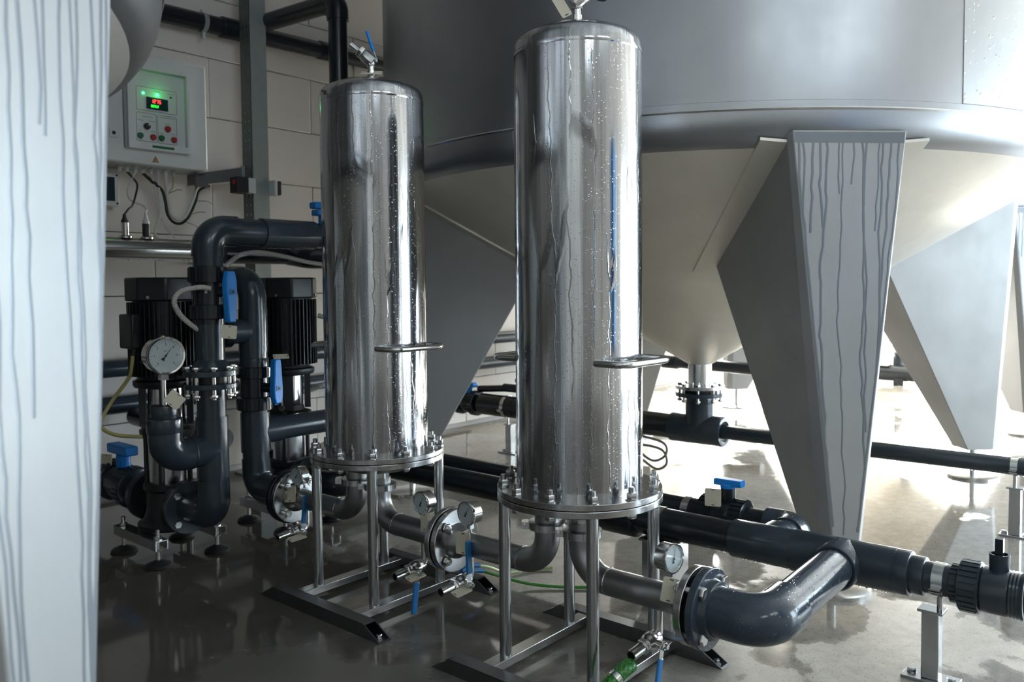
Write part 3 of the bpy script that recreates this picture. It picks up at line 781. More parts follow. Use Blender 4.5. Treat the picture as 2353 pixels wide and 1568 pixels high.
cream_tag('cream tag hanging from the blue handle of the return pipe valve', (BX-.046, 1.052, BZ+.062), (-.9,-.35,.0), (0,0,1), .044, .050)
strap('steel strap on the return pipe left of the blue handled valve', Bp(1.150), (0,1,0), .0365, None)
strap('steel strap on the header pipe half behind the front vessel', Yp(1.135), (0,1,0), .041, .178)
post('wide steel post under the header pipe behind the dial gauge', MX+.01, 1.130, .182, .046, .06)

# drain line under the tank
DX, DZ = 3.22, .240
Dp = lambda y: (DX, y, DZ)
t = thing('plastic_drain_line', 'dark plastic drain line crossing under the big tank', 'pipe', (DX, 1.7, 0))
obj('stub_flange', G().cyl((DX,1.70,.386), (DX,1.70,.404), .104, n=48), 'pvc', t, bevel=.002)
obj('gasket', G().cyl((DX,1.70,.404), (DX,1.70,.418), .075, n=40), 'rubber', t)
socket(t, (DX,1.70,.352), (DX,1.70,.388), .060, 'pvc', 'socket')
obj('tee_riser', G().cyl((DX,1.70,DZ), (DX,1.70,.356), .0615, n=44), 'pvc', t)
obj('tee', G().lathe([(.056,0),(.0635,.004),(.0635,.245),(.060,.25),(.046,.25),(.046,.20)], Dp(1.835), (0,-1,0), 44, cap1=False), 'pvc', t)
obj('bushing', G().lathe([(.047,0),(.047,.04),(.043,.04),(.043,.02)], Dp(1.63), (0,-1,0), 36), 'bright', t)
pv_pipe(t, [Dp(1.70), Dp(.10)], .0300, 'pvc')
pv_pipe(t, [Dp(2.74), Dp(1.80)], .0545, 'pvc_dark')
pv_pipe(t, [Dp(2.98), Dp(2.74)], .0560, 'pvc_dark', None, 'tee_body')
strap('steel strap holding the drain line on the right edge post', Dp(.518), (0,1,0), .0304, .168)
post('steel post under the drain line near the right edge', DX, .515, .170, .0175, .045)
strap('steel strap on the thick drain pipe between the two vessels', Dp(2.80), (0,1,0), .0565, .150)
post('steel post under the thick drain pipe between the two vessels', DX, 2.785, .152, .019, .06)
t = thing('plastic_union_valve', 'dark plastic union valve on the drain line beside the tank leg', 'valve', Dp(3.05))
ribbed_nut(t, Dp(3.045), Dp(3.005), .066, 24); ribbed_nut(t, Dp(3.15), Dp(3.115), .066, 24)
obj('valve_body', G().lathe([(.052,0),(.055,.004),(.055,.066),(.052,.07)], Dp(3.115), (0,-1,0), 36), 'pvc_dark', t)
obj('handle', G().cyl((DX,3.075,DZ+.05), (DX,3.075,DZ+.085), .02, n=20).obox((DX,3.075,DZ+.095), (V(1,0,0),V(0,1,0),V(0,0,1)), (.02,.045,.012)), 'blue', t, bevel=.003)
t = thing('plastic_union_valve', 'small dark valve with blue handle above the thick drain pipe', 'valve', (DX+.02, 2.72, .33))
obj('valve_body', G().cyl((DX+.02,2.84,.335), (DX+.02,2.64,.335), .022, n=28), 'pvc_dark', t)
ribbed_nut(t, (DX+.02,2.735,.335), (DX+.02,2.70,.335), .030, 18)
obj('handle', G().cyl((DX+.02,2.72,.352), (DX+.02,2.72,.372), .012, n=20).obox((DX+.02,2.705,.378), (V(1,0,0),V(0,1,0),V(0,0,1)), (.016,.05,.010)), 'blue', t, bevel=.003)
tag(obj('slanted_pipe', G().cyl((DX+.02,2.79,.335), (DX+.02,3.02,.315), .018, n=24), 'pvc_dark'), 'slim grey pipe sloping above the thick drain pipe', 'pipe')
for k, (z, r) in enumerate(((.545, .036), (.395, .037))):
    tag(obj('wall_pipe', G().cyl((-.6, 3.42, z), (6.4, 3.42, z), r, n=28), 'pvc'), ('upper' if k == 0 else 'lower')+' dark plastic pipe along the foot of the block wall', 'pipe', 'low pipes along the block wall')
for x in (4.55, 5.9, .9):
    for k, (z, r) in enumerate(((.545, .036), (.395, .037))):
        tt = thing('wall_pipe_clip', 'steel clip on the %s low wall pipe, %s' % ('upper' if k == 0 else 'lower', {4.55: 'between the two vessels', 5.9: 'under the tank tip', .9: 'left of the pumps'}[x]), 'clamp', (x, 3.42, z), 'clips on the low wall pipes')
        obj('clip_band', G().band((x-.011,3.42,z), (1,0,0), r, .022, .002, 32), 'bright', tt)
        obj('clip_rod', G().cyl((x,3.42+r,z), (x,3.50,z), .006, n=10).hexa((x, 3.42, z+r+.001), (0,0,1), .008, .010), 'bright', tt)
t = thing('far_floor_pipe', 'dark plastic pipe behind the tank spout, seen past its flange', 'pipe', (5.0, 2.7, 0))
pv_pipe(t, [(5.0,3.3,.345), (5.0,2.2,.318)], .038, 'pvc_dark'); socket(t, (5.0,2.92,.336), (5.0,2.80,.333), .046, 'pvc_dark')
obj('stand', G().box((4.985,2.6,0), (5.015,2.63,.30)).box((4.985,3.1,0), (5.015,3.13,.31)), 'frame', t)
t = thing('far_pump_skid', 'low dark pipe with a white box far behind the front tank leg', 'pipe', (7.4, 2.2, 0))
pv_pipe(t, [(7.4,2.9,.10), (7.4,1.9,.10)], .07, 'pvc_dark'); obj('foot', G().box((7.34,2.0,0), (7.46,2.08,.06)).box((7.34,2.7,0), (7.46,2.78,.06)), 'pvc_dark', t)
obj('white_box', G().box((7.33,2.12,.16), (7.47,2.45,.235)), 'white', t, bevel=.004)
obj('riser', G().cyl((7.42,2.06,.10), (7.42,2.06,.42), .045, n=20), 'pvc_dark', t)

# loose cables and hoses on the floor
def cable(name, label, pts, r, mat, cat='cable', grp=None):
    return tag(obj(name, G().tube(spline(pts), r, 10), mat), label, cat, grp)
cable('looped_cable', 'grey cable looped below the thick pipe under the tank', [(3.13,2.10,.165),(3.13,1.95,.10),(3.13,1.86,.06),(3.13,1.81,.095),(3.13,1.84,.15),(3.13,1.96,.155),(3.13,1.93,.115),(3.13,1.87,.095),(3.13,1.815,.13),(3.13,1.83,.18),(3.14,1.98,.20)], .0055, 'grey_cable')
t = thing('earth_lead', 'green earth lead with blue ends lying under the front vessel', 'cable', (1.75, 1.5, 0))
obj('wire', G().tube(spline([(1.705,1.592,.055),(1.745,1.560,.035),(1.80,1.49,.012),(1.86,1.40,.006),(1.93,1.32,.006)]), .0042, 10), 'green_wire', t)
obj('wire', G().tube(spline([(1.705,1.605,.066),(1.75,1.60,.05),(1.83,1.60,.012),(1.92,1.57,.006),(1.96,1.53,.006)]), .0042, 10), 'pale_green', t)
obj('blue_end', G().tube(spline([(1.640,1.588,.058),(1.672,1.590,.062),(1.710,1.586,.053)]), .0062, 12), 'blue_lever', t)
obj('blue_end', G().tube(spline([(1.640,1.604,.066),(1.672,1.606,.072),(1.712,1.603,.065)]), .0062, 12), 'blue_lever', t)
t = thing('green_hose', 'green braided hose clipped on the drain valve of the front vessel', 'hose', (1.36, .9, 0))
hp = spline([(1.402,.892,.098),(1.376,.896,.092),(1.345,.905,.075),(1.30,.918,.048),(1.24,.935,.022),(1.15,.95,.0145),(1.02,.93,.0145)])
obj('hose', G().tube(hp, .0145, 18), 'hose', t)
g = G(); hq = spline([(1.402,.892,.098),(1.376,.896,.092),(1.345,.905,.075),(1.30,.918,.048),(1.24,.935,.022),(1.15,.95,.0145),(1.02,.93,.0145)], 26)
acc = 0; fr = []
for i, p in enumerate(hq):
    if i: acc += (p-hq[i-1]).length
    d = (hq[min(i+1, len(hq)-1)]-hq[max(i-1, 0)]).normalized(); x = d.cross(V(0,0,1)).normalized(); fr.append((p, x, d.cross(x), acc))
for dr_ in (-1, 1):
    for k in range(9):
        g.tube([p + (x*math.cos(dr_*a/.0145*.9+2*PI*k/9) + y*math.sin(dr_*a/.0145*.9+2*PI*k/9))*.0146 for p, x, y, a in fr], .0006, 4, False)
obj('braid', g, 'green_wire', t, kind='stuff')
hd = (hp[14]-hp[12]).normalized()
obj('hose_clip', G().band(hp[13]-hd*.006, hd, .0146, .011, .0015, 28).obox(hp[13]+V(.0,-.012,-.013), (hd, V(0,0,1), hd.cross(V(0,0,1))), (.006,.006,.012)), 'bright', t)

# ------------------------------------------------------------ pumps
def make_pump(label):
    t = thing('vertical_pump', label, 'pump', group='black vertical multistage pumps')
    for sx in (-1, 1):
        rl = obj('base_rail', G().prism([(sx*.10-.020,-.145,.088),(sx*.10+.020,-.145,.088),(sx*.10+.020,-.145,.058),(sx*.10+.017,-.145,.058),(sx*.10+.017,-.145,.085),(sx*.10-.017,-.145,.085),(sx*.10-.017,-.145,.058),(sx*.10-.020,-.145,.058)], (0,.29,0)), 'frame', t)
        for sy in (-1, 1):
            x, y = sx*.10, sy*.118
            lf = obj('levelling_foot', G().lathe([(.040,0),(.042,.004),(.036,.012),(.014,.020),(.010,.022)], (x,y,0), (0,0,1), 32), 'rubber', t)
            obj('foot_screw', G().cyl((x,y,.018), (x,y,.118), .0068, n=14).hexa((x,y,.050), (0,0,1), .013, .008).hexa((x,y,.088), (0,0,1), .013, .009), 'bright', lf)
    obj('base_casting', G().lathe([(.094,0),(.098,.006),(.098,.018),(.080,.03),(.070,.06),(.068,.12),(.078,.13),(.078,.146)], (0,0,.088), (0,0,1), 40).cyl((0,-.115,.17), (0,.115,.17), .050, n=32), 'iron', t)
    for sy in (-1, 1): obj('flange', G().cyl((0,sy*.118,.17), (0,sy*.102,.17), .083, n=44), 'iron', t)
    obj('barrel', G().cyl((0,0,.234), (0,0,.392), .058, n=40), 'frame', t)
    for k in range(4):
        a = PI/4 + k*PI/2
        obj('tie_rod', G().cyl((.070*math.cos(a),.070*math.sin(a),.226), (.070*math.cos(a),.070*math.sin(a),.418), .0075, n=12).hexa((.070*math.cos(a),.070*math.sin(a),.405), (0,0,1), .012, .012), 'iron', t)
    obj('pump_head', G().lathe([(.060,0),(.082,.004),(.085,.018),(.085,.026),(.062,.034),(.056,.052)], (0,0,.385), (0,0,1), 40), 'iron', t)
    for k in range(4):
        a = PI/4 + k*PI/2 + .25
        obj('bracket_post', G().obox((.072*math.cos(a),.072*math.sin(a),.490), (V(math.cos(a),math.sin(a),0), V(-math.sin(a),math.cos(a),0), V(0,0,1)), (.010,.016,.066)), 'iron', t)
    obj('coupling_guard', G().cyl((0,0,.440), (0,0,.545), .056, n=40), 'chrome', t)
    obj('vent_plug', G().cyl((-.055,-.055,.430), (-.075,-.075,.437), .008, n=12).hexa((-.07,-.07,.435), (-1,-1,.2), .012, .014), 'bright', t)
    obj('motor_flange', G().lathe([(.062,0),(.096,.006),(.100,.014),(.100,.026),(.088,.032),(.084,.044)], (0,0,.546), (0,0,1), 48), 'motor', t)
    g = G().cyl((0,0,.588), (0,0,.832), .094, n=48)
    for k in range(44):
        a = 2*PI*k/44; u = V(math.cos(a), math.sin(a), 0)
        g.obox(u*.101+V(0,0,.708), (u, V(-u.y,u.x,0), V(0,0,1)), (.010, .0017, .118))
    mb = obj('motor_body', g, 'motor', t, smooth=20)
    for a in (PI*1.14, PI*1.31):
        for z in (.640, .775):
            u = V(math.cos(a), math.sin(a), 0); obj('boss', G().cyl(u*.100+V(0,0,z), u*.114+V(0,0,z), .0055, n=14), 'motor', mb)
    prof = []
    for k in range(8):
        a = PI/8 + k*PI/4; prof.append(V(.116*math.cos(a), .116*math.sin(a), .830))
    obj('fan_cover', G().prism(prof, (0,0,.075)), 'motor', t, bevel=.006)
    for k in range(4):
        a = PI/4*k*2 + PI*1.22; u = V(math.cos(a), math.sin(a), 0)
        obj('cover_screw', G().cyl(u*.108+V(0,0,.842), u*.112+V(0,0,.842), .005, n=12), 'bright', t)
    return t
P1 = (1.305, 2.62); P2 = (1.768, 2.62)
pa = make_pump('black vertical pump nearest the near tank leg, big dial gauge in front'); pa.location = (*P1, 0)
pb = dup(pa, (*P2, 0), 0, 'black vertical pump beside the rear vessel, chrome coupling guard visible')
tb = obj('terminal_box', G().box((P1[0]-.128, P1[1]-.045, .68), (P1[0]-.098, P1[1]+.045, .79)), 'motor', pa, bevel=.006)
tb.location = (0, 0, 0)
for v in tb.data.vertices: v.co -= V(*P1, 0)
# a square stamped mark on the chrome guard of the second pump
u = V(-.75, -.66, 0).normalized(); sdir = V(u.y, -u.x, 0)
mk = obj('square_mark', G().obox(u*.0568+V(0,0,.498), (sdir, V(0,0,1), u), (.011,.013,.0008)), 'frame', pb)
g = G()
for sg in (-1, 1):
    q = (sdir*sg + V(0,0,1.1)).normalized(); g.obox(u*.0578+V(0,0,.498), (q, q.cross(u), u), (.0125,.0014,.0004))
obj('cross_mark', g, 'ink', mk)

# riser from the first pump
RX, RY = 1.305, 2.335
Rp = lambda z: (RX, RY, z)
t = thing('plastic_riser', 'dark plastic riser with elbows and tee in front of the first pump', 'pipe', (RX, RY, 0))
obj('flange', G().cyl((RX, 2.500, .17), (RX, 2.482, .17), .084, n=44), 'pvc', t, bevel=.002)
hexbolts(t, (RX, 2.502, .17), (0,-1,0), .064, 4, PI/4, -.02, .020, .0125)
elbow(t, (RX,2.484,.172), (RX,RY,.172), Rp(.285), .0475, .055)
pv_pipe(t, [Rp(.280), Rp(.300)], .043)
obj('tee', G().cyl(Rp(.292), Rp(.478), .0475, n=36), 'pvc', t)
obj('tee_branch', G().cyl(Rp(.378), (RX-.075,RY,.376), .0475, n=36), 'pvc', t)
obj('joint_ring', G().ring((RX-.072,RY,.376), (1,0,0), .0468, .0022, 36, 6), 'rubber', t)
elbow(t, (RX-.07,RY,.376), (RX-.150,RY,.374), (RX-.150,RY,.452), .0475, .052)
socket(t, (RX-.150,RY,.448), (RX-.150,RY,.492), .0500, 'pvc', 'socket')
socket(t, (RX-.150,RY,.490), (RX-.150,RY,.530), .0385, 'pvc', 'reducer')
pv_pipe(t, [Rp(.470), Rp(.585)], .0430)
lf_ = obj('lower_flange', G().cyl(Rp(.566), Rp(.582), .082, n=48), 'pvc', t, bevel=.002)
uf_ = obj('upper_flange', G().cyl(Rp(.604), Rp(.622), .082, n=48), 'pvc', t, bevel=.002)
obj('check_wafer', G().cyl(Rp(.582), Rp(.604), .052, n=32), 'iron', t)
hexbolts(t, Rp(.594), (0,0,1), .066, 8, PI/8, -.044, .030, .0115)
obj('neck', G().lathe([(.056,0),(.052,.02),(.043,.03),(.043,.16)], Rp(.622), (0,0,1), 36), 'pvc', t)
obj('top_neck', G().cyl(Rp(.930), Rp(.975), .0435, n=36), 'pvc', t)
elbow(t, Rp(.965), Rp(1.043), (RX+.095,RY,1.045), .0475, .056)
t = thing('union_ball_valve', 'dark union valve with long blue handle upright on the first riser', 'valve', Rp(.83))
obj('valve_body', G().cyl(Rp(.760), Rp(.930), .0455, n=36), 'pvc_dark', t)
ribbed_nut(t, Rp(.776), Rp(.820), .0585, 28); ribbed_nut(t, Rp(.885), Rp(.935), .0585, 28)
obj('type_label', G().obox(V(*Rp(.862))+V(-.62,-.78,0)*.046, (V(.78,-.62,0),V(0,0,1),V(-.62,-.78,0)), (.0035,.0075,.0006)), 'white', t)
def blue_handle(t, c, ax, top, bot, w0, w1, sd):
    """long tapered lever seen edge to edge; ax = stem axis, sd = width direction"""
    c, ax, sd = Vector(c), Vector(ax).normalized(), Vector(sd).normalized(); z = V(0,0,1)
    pts = [c+sd*w0*.62+z*top, c-sd*w0*.62+z*top, c-sd*w0*.95+z*top*.55, c-sd*w0+z*top*.1, c-sd*w1+z*bot*.8, c-sd*w1*.8+z*bot, c+sd*w1*.8+z*bot, c+sd*w1+z*bot*.8, c+sd*w0+z*top*.1, c+sd*w0*.95+z*top*.55]
    h = obj('handle', G().prism([p-ax*.010 for p in pts], ax*.022), 'blue', t, bevel=.004)
    obj('handle_hub', G().cyl(c+ax*.011, c+ax*.014, .0075, n=16), 'blue_lever', h)
    obj('hub_recess', G().obox(c+ax*.0125, (sd, z, ax), (.012,.009,.0006)), 'blue_lever', h)
    obj('hub_screw', G().cyl(c+ax*.013, c+ax*.016, .0035, n=12), 'ink', h)
    obj('stem', G().cyl(c-ax*.06, c-ax*.008, .016, n=20), 'pvc_dark', t)
hd1 = V(.28,-.96,0)
blue_handle(t, V(*Rp(.858))+hd1*.082, hd1, .062, -.092, .0215, .0165, V(.96,.28,0))
cream_tag('cream tag at the foot of the first riser handle', V(*Rp(.738))+V(.015,-.086,0), (-.25,-1,.1), (.12,0,1), .044, .040)
t = thing('plastic_manifold', 'dark wet plastic manifold pipe running right from the first riser', 'pipe', (1.6, RY, 1.04))
pv_pipe(t, [(RX+.085,RY,1.044), (2.02,RY,1.044)], .0425)
obj('coupling', G().lathe([(.043,0),(.0475,.002),(.0475,.20),(.043,.202)], (1.487,RY,1.044), (1,0,0), 40), 'pvc_wet', t)
t = thing('blue_handle_valve', 'blue valve handle on the manifold just left of the rear vessel', 'valve', (1.74, RY, 1.09))
obj('valve_neck', G().cyl((1.735,RY,1.08), (1.735,RY,1.112), .018, n=20), 'blue', t)
obj('handle', G().obox((1.738,RY,1.122), (V(1,0,0),V(0,1,0),V(0,0,1)), (.040,.02,.010)).obox((1.735,RY,1.146), (V(1,0,0),V(0,1,0),V(0,0,1)), (.046,.018,.011)), 'blue', t, bevel=.004)
t = thing('plastic_back_manifold', 'second dark plastic manifold behind and below the wet one', 'pipe', (1.6, 2.80, .98))
pv_pipe(t, [(1.62,2.80,1.000), (2.3,2.80,1.000)], .040, 'pvc_dark')
obj('end_elbow', G().tube(route([(1.915,2.80,1.0),(1.915,2.68,.985),(2.06,2.60,.985)], .05), .044, 28), 'pvc_dark', t)
gauge('large dial gauge in front of the first pump, pointer up right', (RX-.150, RY-.002, .676), 264, .0555, .525, 52, ('0','1','2','3','4','5','6'))
cream_tag('cream tag tilted below the large dial gauge', (RX-.140, RY-.045, .548), (-.3,-1,.1), (.75,.1,.7), .048, .042)

# riser of the second pump, feeding the rear vessel
QX, QY = 1.5, 2.41
Qp = lambda z: (QX, QY, z)
t = thing('plastic_feed_riser', 'dark plastic riser with side branch feeding the rear vessel', 'pipe', (QX, QY, 0))
obj('flange', G().cyl((QX,2.208,PZ), (QX,2.226,PZ), .086, n=44), 'pvc_dark', t, bevel=.002)
elbow(t, (QX,2.224,PZ), (QX,QY,PZ), Qp(.305), .0460, .055)
pv_pipe(t, [Qp(.295), Qp(.52)], .0430)
obj('lower_tee', G().cyl(Qp(.330), Qp(.460), .0470, n=36).cyl(Qp(.395), (QX+.09,QY,.395), .0440, n=36), 'pvc', t)
pv_pipe(t, [(QX+.08,QY,.395), (2.12,QY,.395)], .040)
socket(t, Qp(.585), Qp(.640), .0480, 'pvc', 'socket')
pv_pipe(t, [Qp(.63), Qp(.82)], .0450)
obj('upper_tee', G().cyl(Qp(.66), Qp(.80), .0470, n=36).cyl(Qp(.730), (QX-.105,QY,.728), .0400, n=32), 'pvc', t)
obj('branch_cap', G().lathe([(.044,0),(.050,.004),(.050,.03),(.040,.034)], (QX-.085,QY,.728), (-1,0,0), 36), 'pvc_dark', t)
elbow(t, Qp(.80), Qp(.895), (QX-.02,QY+.14,.897), .0450, .062)
pv_pipe(t, [(QX-.012,QY+.09,.897), (QX-.03,QY+.22,.900)], .040, 'pvc_dark')
hexbolts(t, (QX,2.206,PZ), (0,1,0), .060, 4, PI/4, -.030, .024, .0125)
t = thing('union_ball_valve', 'dark union valve with blue handle on the feed riser beside the second pump', 'valve', Qp(.55))
obj('valve_body', G().cyl(Qp(.50), Qp(.60), .0455, n=36), 'pvc_dark', t)
ribbed_nut(t, Qp(.468), Qp(.512), .0575, 28); ribbed_nut(t, Qp(.575), Qp(.612), .0575, 28)
blue_handle(t, V(*Qp(.543))+hd1*.090, hd1, -.050, .095, .0215, .0160, V(.96,.28,0))
cream_tag('cream tag hanging off the top of the feed riser handle', V(*Qp(.645))+V(.045,-.088,0), (-.2,-.5,.85), (-.9,.3,.1), .024, .050)
t = thing('plastic_suction_bend', 'black plastic bend on the second pump flange, behind the rear vessel gauge', 'pipe', (P2[0], 2.46, .17))
obj('flange', G().cyl((P2[0],2.500,.17), (P2[0],2.482,.17), .084, n=44), 'pvc_dark', t, bevel=.002)
elbow(t, (P2[0],2.484,.172), (P2[0],2.36,.172), (P2[0]+.14,2.36,.172), .0475, .055, 'pvc_dark')
pv_pipe(t, [(P2[0]+.12,2.36,.172), (MX+.02,2.36,.2)], .042, 'pvc_dark')
hexbolts(t, (P2[0],2.502,.17), (0,-1,0), .064, 4, PI/4, -.02, .020, .0125)
t = thing('suction_valve', 'dark union valve with blue handle left of the first pump base', 'valve', (P1[0], 2.92, .17))
pv_pipe(t, [(P1[0],2.735,.17), (P1[0],3.35,.195)], .045, 'pvc')
obj('flange', G().cyl((P1[0],2.740,.17), (P1[0],2.758,.17), .084, n=44), 'pvc', t)
ribbed_nut(t, (P1[0],2.845,.175), (P1[0],2.90,.177), .072, 26, 'pvc'); ribbed_nut(t, (P1[0],3.0,.18), (P1[0],3.055,.183), .072, 26, 'pvc')
obj('valve_body', G().cyl((P1[0],2.88,.176), (P1[0],3.02,.181), .060, n=36), 'pvc', t)
obj('handle', G().cyl((P1[0],2.95,.235), (P1[0],2.95,.285), .024, n=20).obox((P1[0],2.955,.300), (V(1,0,0),V(0,1,0),V(0,0,1)), (.024,.075,.017)), 'blue', t, bevel=.006)
cream_tag('cream tag behind the blue suction valve handle', (P1[0]-.03, 3.02, .258), (-.9,-.4,.2), (0,0,1), .05, .04)
t = thing('suction_valve', 'blue handled valve low behind the first riser, near the second pump', 'valve', (1.56, 2.74, .3))
pv_pipe(t, [(1.545,2.69,.33), (1.545,3.36,.35)], .040, 'pvc_dark')
obj('handle', G().cyl((1.545,2.76,.36), (1.545,2.76,.395), .022, n=20).obox((1.545,2.77,.405), (V(1,0,0),V(0,1,0),V(0,0,1)), (.022,.07,.016)), 'blue', t, bevel=.005)
obj('stand', G().cyl((1.545,2.95,0), (1.545,2.95,.31), .012, n=12), 'frame', t)

# ------------------------------------------------------------ wall side: conduits, sensors, cabinet, post, pipes
def conduit(label, pts, r=.0085):
    P, rs = corrugated(pts, r); return tag(obj('corrugated_conduit', G().tube(P, rs, 10), 'conduit'), label, 'conduit', 'grey corrugated conduits')
conduit('grey corrugated conduit arching left out of the first riser valve', [(1.285,2.285,.868),(1.255,2.30,.872),(1.215,2.33,.860),(1.198,2.34,.832),(1.215,2.345,.795),(1.245,2.345,.765),(1.270,2.33,.742)])
conduit('grey corrugated conduit running along under the wet manifold', [(1.425,2.46,.93),(1.455,2.46,.955),(1.492,2.46,.978),(1.562,2.46,.988),(1.66,2.46,.976),(1.76,2.46,.958),(1.86,2.46,.950),(1.98,2.46,.955)])
conduit('grey corrugated conduit looping beside the second motor', [(1.86,2.55,.765),(1.905,2.52,.745),(1.93,2.51,.705),(1.915,2.51,.665),(1.89,2.52,.65),(1.925,2.50,.62),(1.96,2.5,.60)], .010)
conduit('grey corrugated conduit low beside the chrome coupling guard', [(1.80,2.66,.47),(1.86,2.62,.478),(1.90,2.58,.50),(1.96,2.56,.53)], .010)
cable('earth_wire', 'yellow green earth wire curling left of the first pump', [(1.188,2.585,.705),(1.180,2.59,.62),(1.172,2.60,.585),(1.13,2.62,.52),(1.096,2.62,.465),(1.094,2.61,.440),(1.125,2.58,.418),(1.195,2.565,.404)], .0058, 'earth')
tag(obj('wire_sleeve', G().tube([(1.188,2.578,.735),(1.190,2.582,.70),(1.184,2.588,.660)], .0075, 12), 'rubber'), 'black sleeve on the earth wire beside the first motor', 'cable')

t = thing('insulated_steel_pipe', 'bright condensation streaked steel pipe along the wall behind the first pump', 'pipe', (1.6, 3.27, 1.025))
obj('pipe', G().cyl((.5,3.27,1.028), (2.06,3.27,1.028), .0435, n=40), 'bright', t)
obj('end_cap', G().lathe([(.0445,0),(.0445,.012),(.03,.02)], (2.05,3.27,1.028), (1,0,0), 36), 'bright', t)
obj('bracket', G().box((1.30,3.27,.975), (1.33,3.5,.985)).box((1.86,3.27,.975), (1.89,3.5,.985)), 'frame', t)
def sensor(label, x, body, capm):
    t = thing('pipe_sensor', label, 'sensor', (x, 3.262, 1.07), 'sensors on the wall pipe'); y = 3.262
    obj('socket', G().lathe([(.026,0),(.026,.006),(.016,.012)], (x,y,1.068), (0,0,1), 24), 'bright', t)
    obj('sensor_body', G().cyl((x,y,1.078), (x,y,1.128), .0145, n=24), body, t)
    obj('cable_gland', G().lathe([(.0135,0),(.0135,.010),(.009,.016),(.006,.035)], (x,y,1.128), (0,0,1), 20), capm, t)
    return t
sensor('slim chrome sensor on the wall pipe, black cable above', 1.478, 'chrome', 'rubber')
sensor('black sensor on the wall pipe, white cable above', 1.562, 'rubber', 'white')

# control cabinet
CX0, CX1, CZ0, CZ1, CYF = 1.405, 1.872, 1.372, 1.818, 3.325
t = thing('control_cabinet', 'white wall control cabinet with red and green push buttons', 'cabinet', (1.63, 3.42, CZ0))
obj('housing', G().box((CX0, CYF, CZ0), (CX1, Y1, CZ1)), 'white', t, bevel=.008)
dY = CYF-.026
g = G(); ox0, ox1, oz0, oz1 = 1.522, 1.782, 1.432, 1.778; ix0, ix1, iz0, iz1 = 1.550, 1.768, 1.457, 1.752
for lo, hi in (((ox0,dY,oz0),(ox1,CYF,iz0)), ((ox0,dY,iz1),(ox1,CYF,oz1)), ((ox0,dY,iz0),(ix0,CYF,iz1)), ((ix1,dY,iz0),(ox1,CYF,iz1))): g.box(lo, hi)
dr = obj('door_frame', g, 'white', t)
obj('frame_shadow_gap', G().box((ox0-.010,CYF-.012,oz0), (ox0,CYF,oz1)), 'greytxt', t)
py = CYF-.004
pn = obj('front_panel', G().box((ix0,py,iz0), (ix1,CYF,iz1)), 'white', t)
def outline(x0, x1, z0_, z1_):
    r = .006; P = []
    for cx, cz, a0 in ((x1-r, z1_-r, 0), (x0+r, z1_-r, PI/2), (x0+r, z0_+r, PI), (x1-r, z0_+r, 1.5*PI)):
        P += [(cx+r*math.cos(a0+k*PI/8), py-.0004, cz+r*math.sin(a0+k*PI/8)) for k in range(5)]
    obj('panel_outline', G().tube(P+[P[0]], .0011, 6), 'greytxt', pn)
outline(1.566, 1.734, 1.590, 1.684); outline(1.564, 1.646, 1.466, 1.580); outline(1.652, 1.732, 1.466, 1.580)
def disc_part(name, x, z, r, h, mat, base=True):
    if base: b = obj('button_ring', G().lathe([(r*1.18,0),(r*1.12,.003),(r*.95,.003)], (x,py,z), (0,-1,0), 28), 'greytxt', pn)
    o = obj(name, G().lathe([(r,0),(r,h*.8),(r*.9,h)], (x,py,z), (0,-1,0), 28), mat, t); return o
disc_part('green_button', 1.577, 1.487, .0115, .010, 'green'); disc_part('red_button', 1.630, 1.486, .0115, .010, 'red')
disc_part('green_button', 1.665, 1.487, .0115, .010, 'green'); disc_part('red_button', 1.718, 1.486, .0115, .010, 'red')
disc_part('red_button', 1.692, 1.527, .0120, .012, 'red')
kb = disc_part('selector_knob', 1.605, 1.527, .0125, .013, 'ink')
obj('knob_pointer', G().obox((1.611,py-.0135,1.533), (V(.7,0,.7),V(0,1,0),V(-.7,0,.7)), (.006,.001,.003)), 'white', kb)
for x, r in ((1.594, .0045), (1.652, .0062)):
    obj('green_lamp', G().lathe([(r,0),(r,.004),(r*.6,.006)], (x,py,1.659), (0,-1,0), 20), 'led', t)
obj('dark_lamp', G().lathe([(.004,0),(.004,.004),(.002,.005)], (1.709,py,1.658), (0,-1,0), 18), 'led_off', t)
ds = obj('display', G().box((1.606,py-.006,1.599), (1.695,py,1.646)), 'smoke', t, bevel=.001)
SEG = {'0':'abcdef','1':'bc','2':'abged','5':'afgcd','7':'abc'}
def digits(s, x, z, w_, h, mat):
    for ch in s:
        g = G(); th = h*.075; Y = py-.0065
        for q in SEG[ch]:
            c_, hs = {'a':((0,h/2),(w_/2,th)),'g':((0,0),(w_/2,th)),'d':((0,-h/2),(w_/2,th)),'f':((-w_/2,h/4),(th,h/4)),'e':((-w_/2,-h/4),(th,h/4)),'b':((w_/2,h/4),(th,h/4)),'c':((w_/2,-h/4),(th,h/4))}[q]
            g.obox((x+c_[0]+.12*c_[1], Y, z+c_[1]), (V(1,0,0),V(0,1,0),V(0,0,1)), (hs[0]*.92, .0004, hs[1]*.92))
        obj('digit', g, mat, ds); x += w_*1.75
digits('1275', 1.628, 1.631, .0062, .0135, 'led_red'); digits('0052', 1.626, 1.611, .0048, .009, 'led_grn')
for x0, x1, z in ((1.589,1.630,1.566),(1.662,1.726,1.572),(1.568,1.592,1.549),(1.614,1.642,1.549),(1.569,1.586,1.508),(1.622,1.640,1.508),(1.656,1.674,1.508),(1.708,1.726,1.508),(1.640,1.664,1.673),(1.697,1.722,1.671),(1.682,1.704,1.548)):
    obj('printed_legend', G().box((x0,py-.0006,z-.0012), (x1,py,z+.0012)), 'greytxt', pn)
obj('green_nameplate', G().box((1.616,dY-.001,1.440), (1.708,dY,1.450)), 'green', dr)
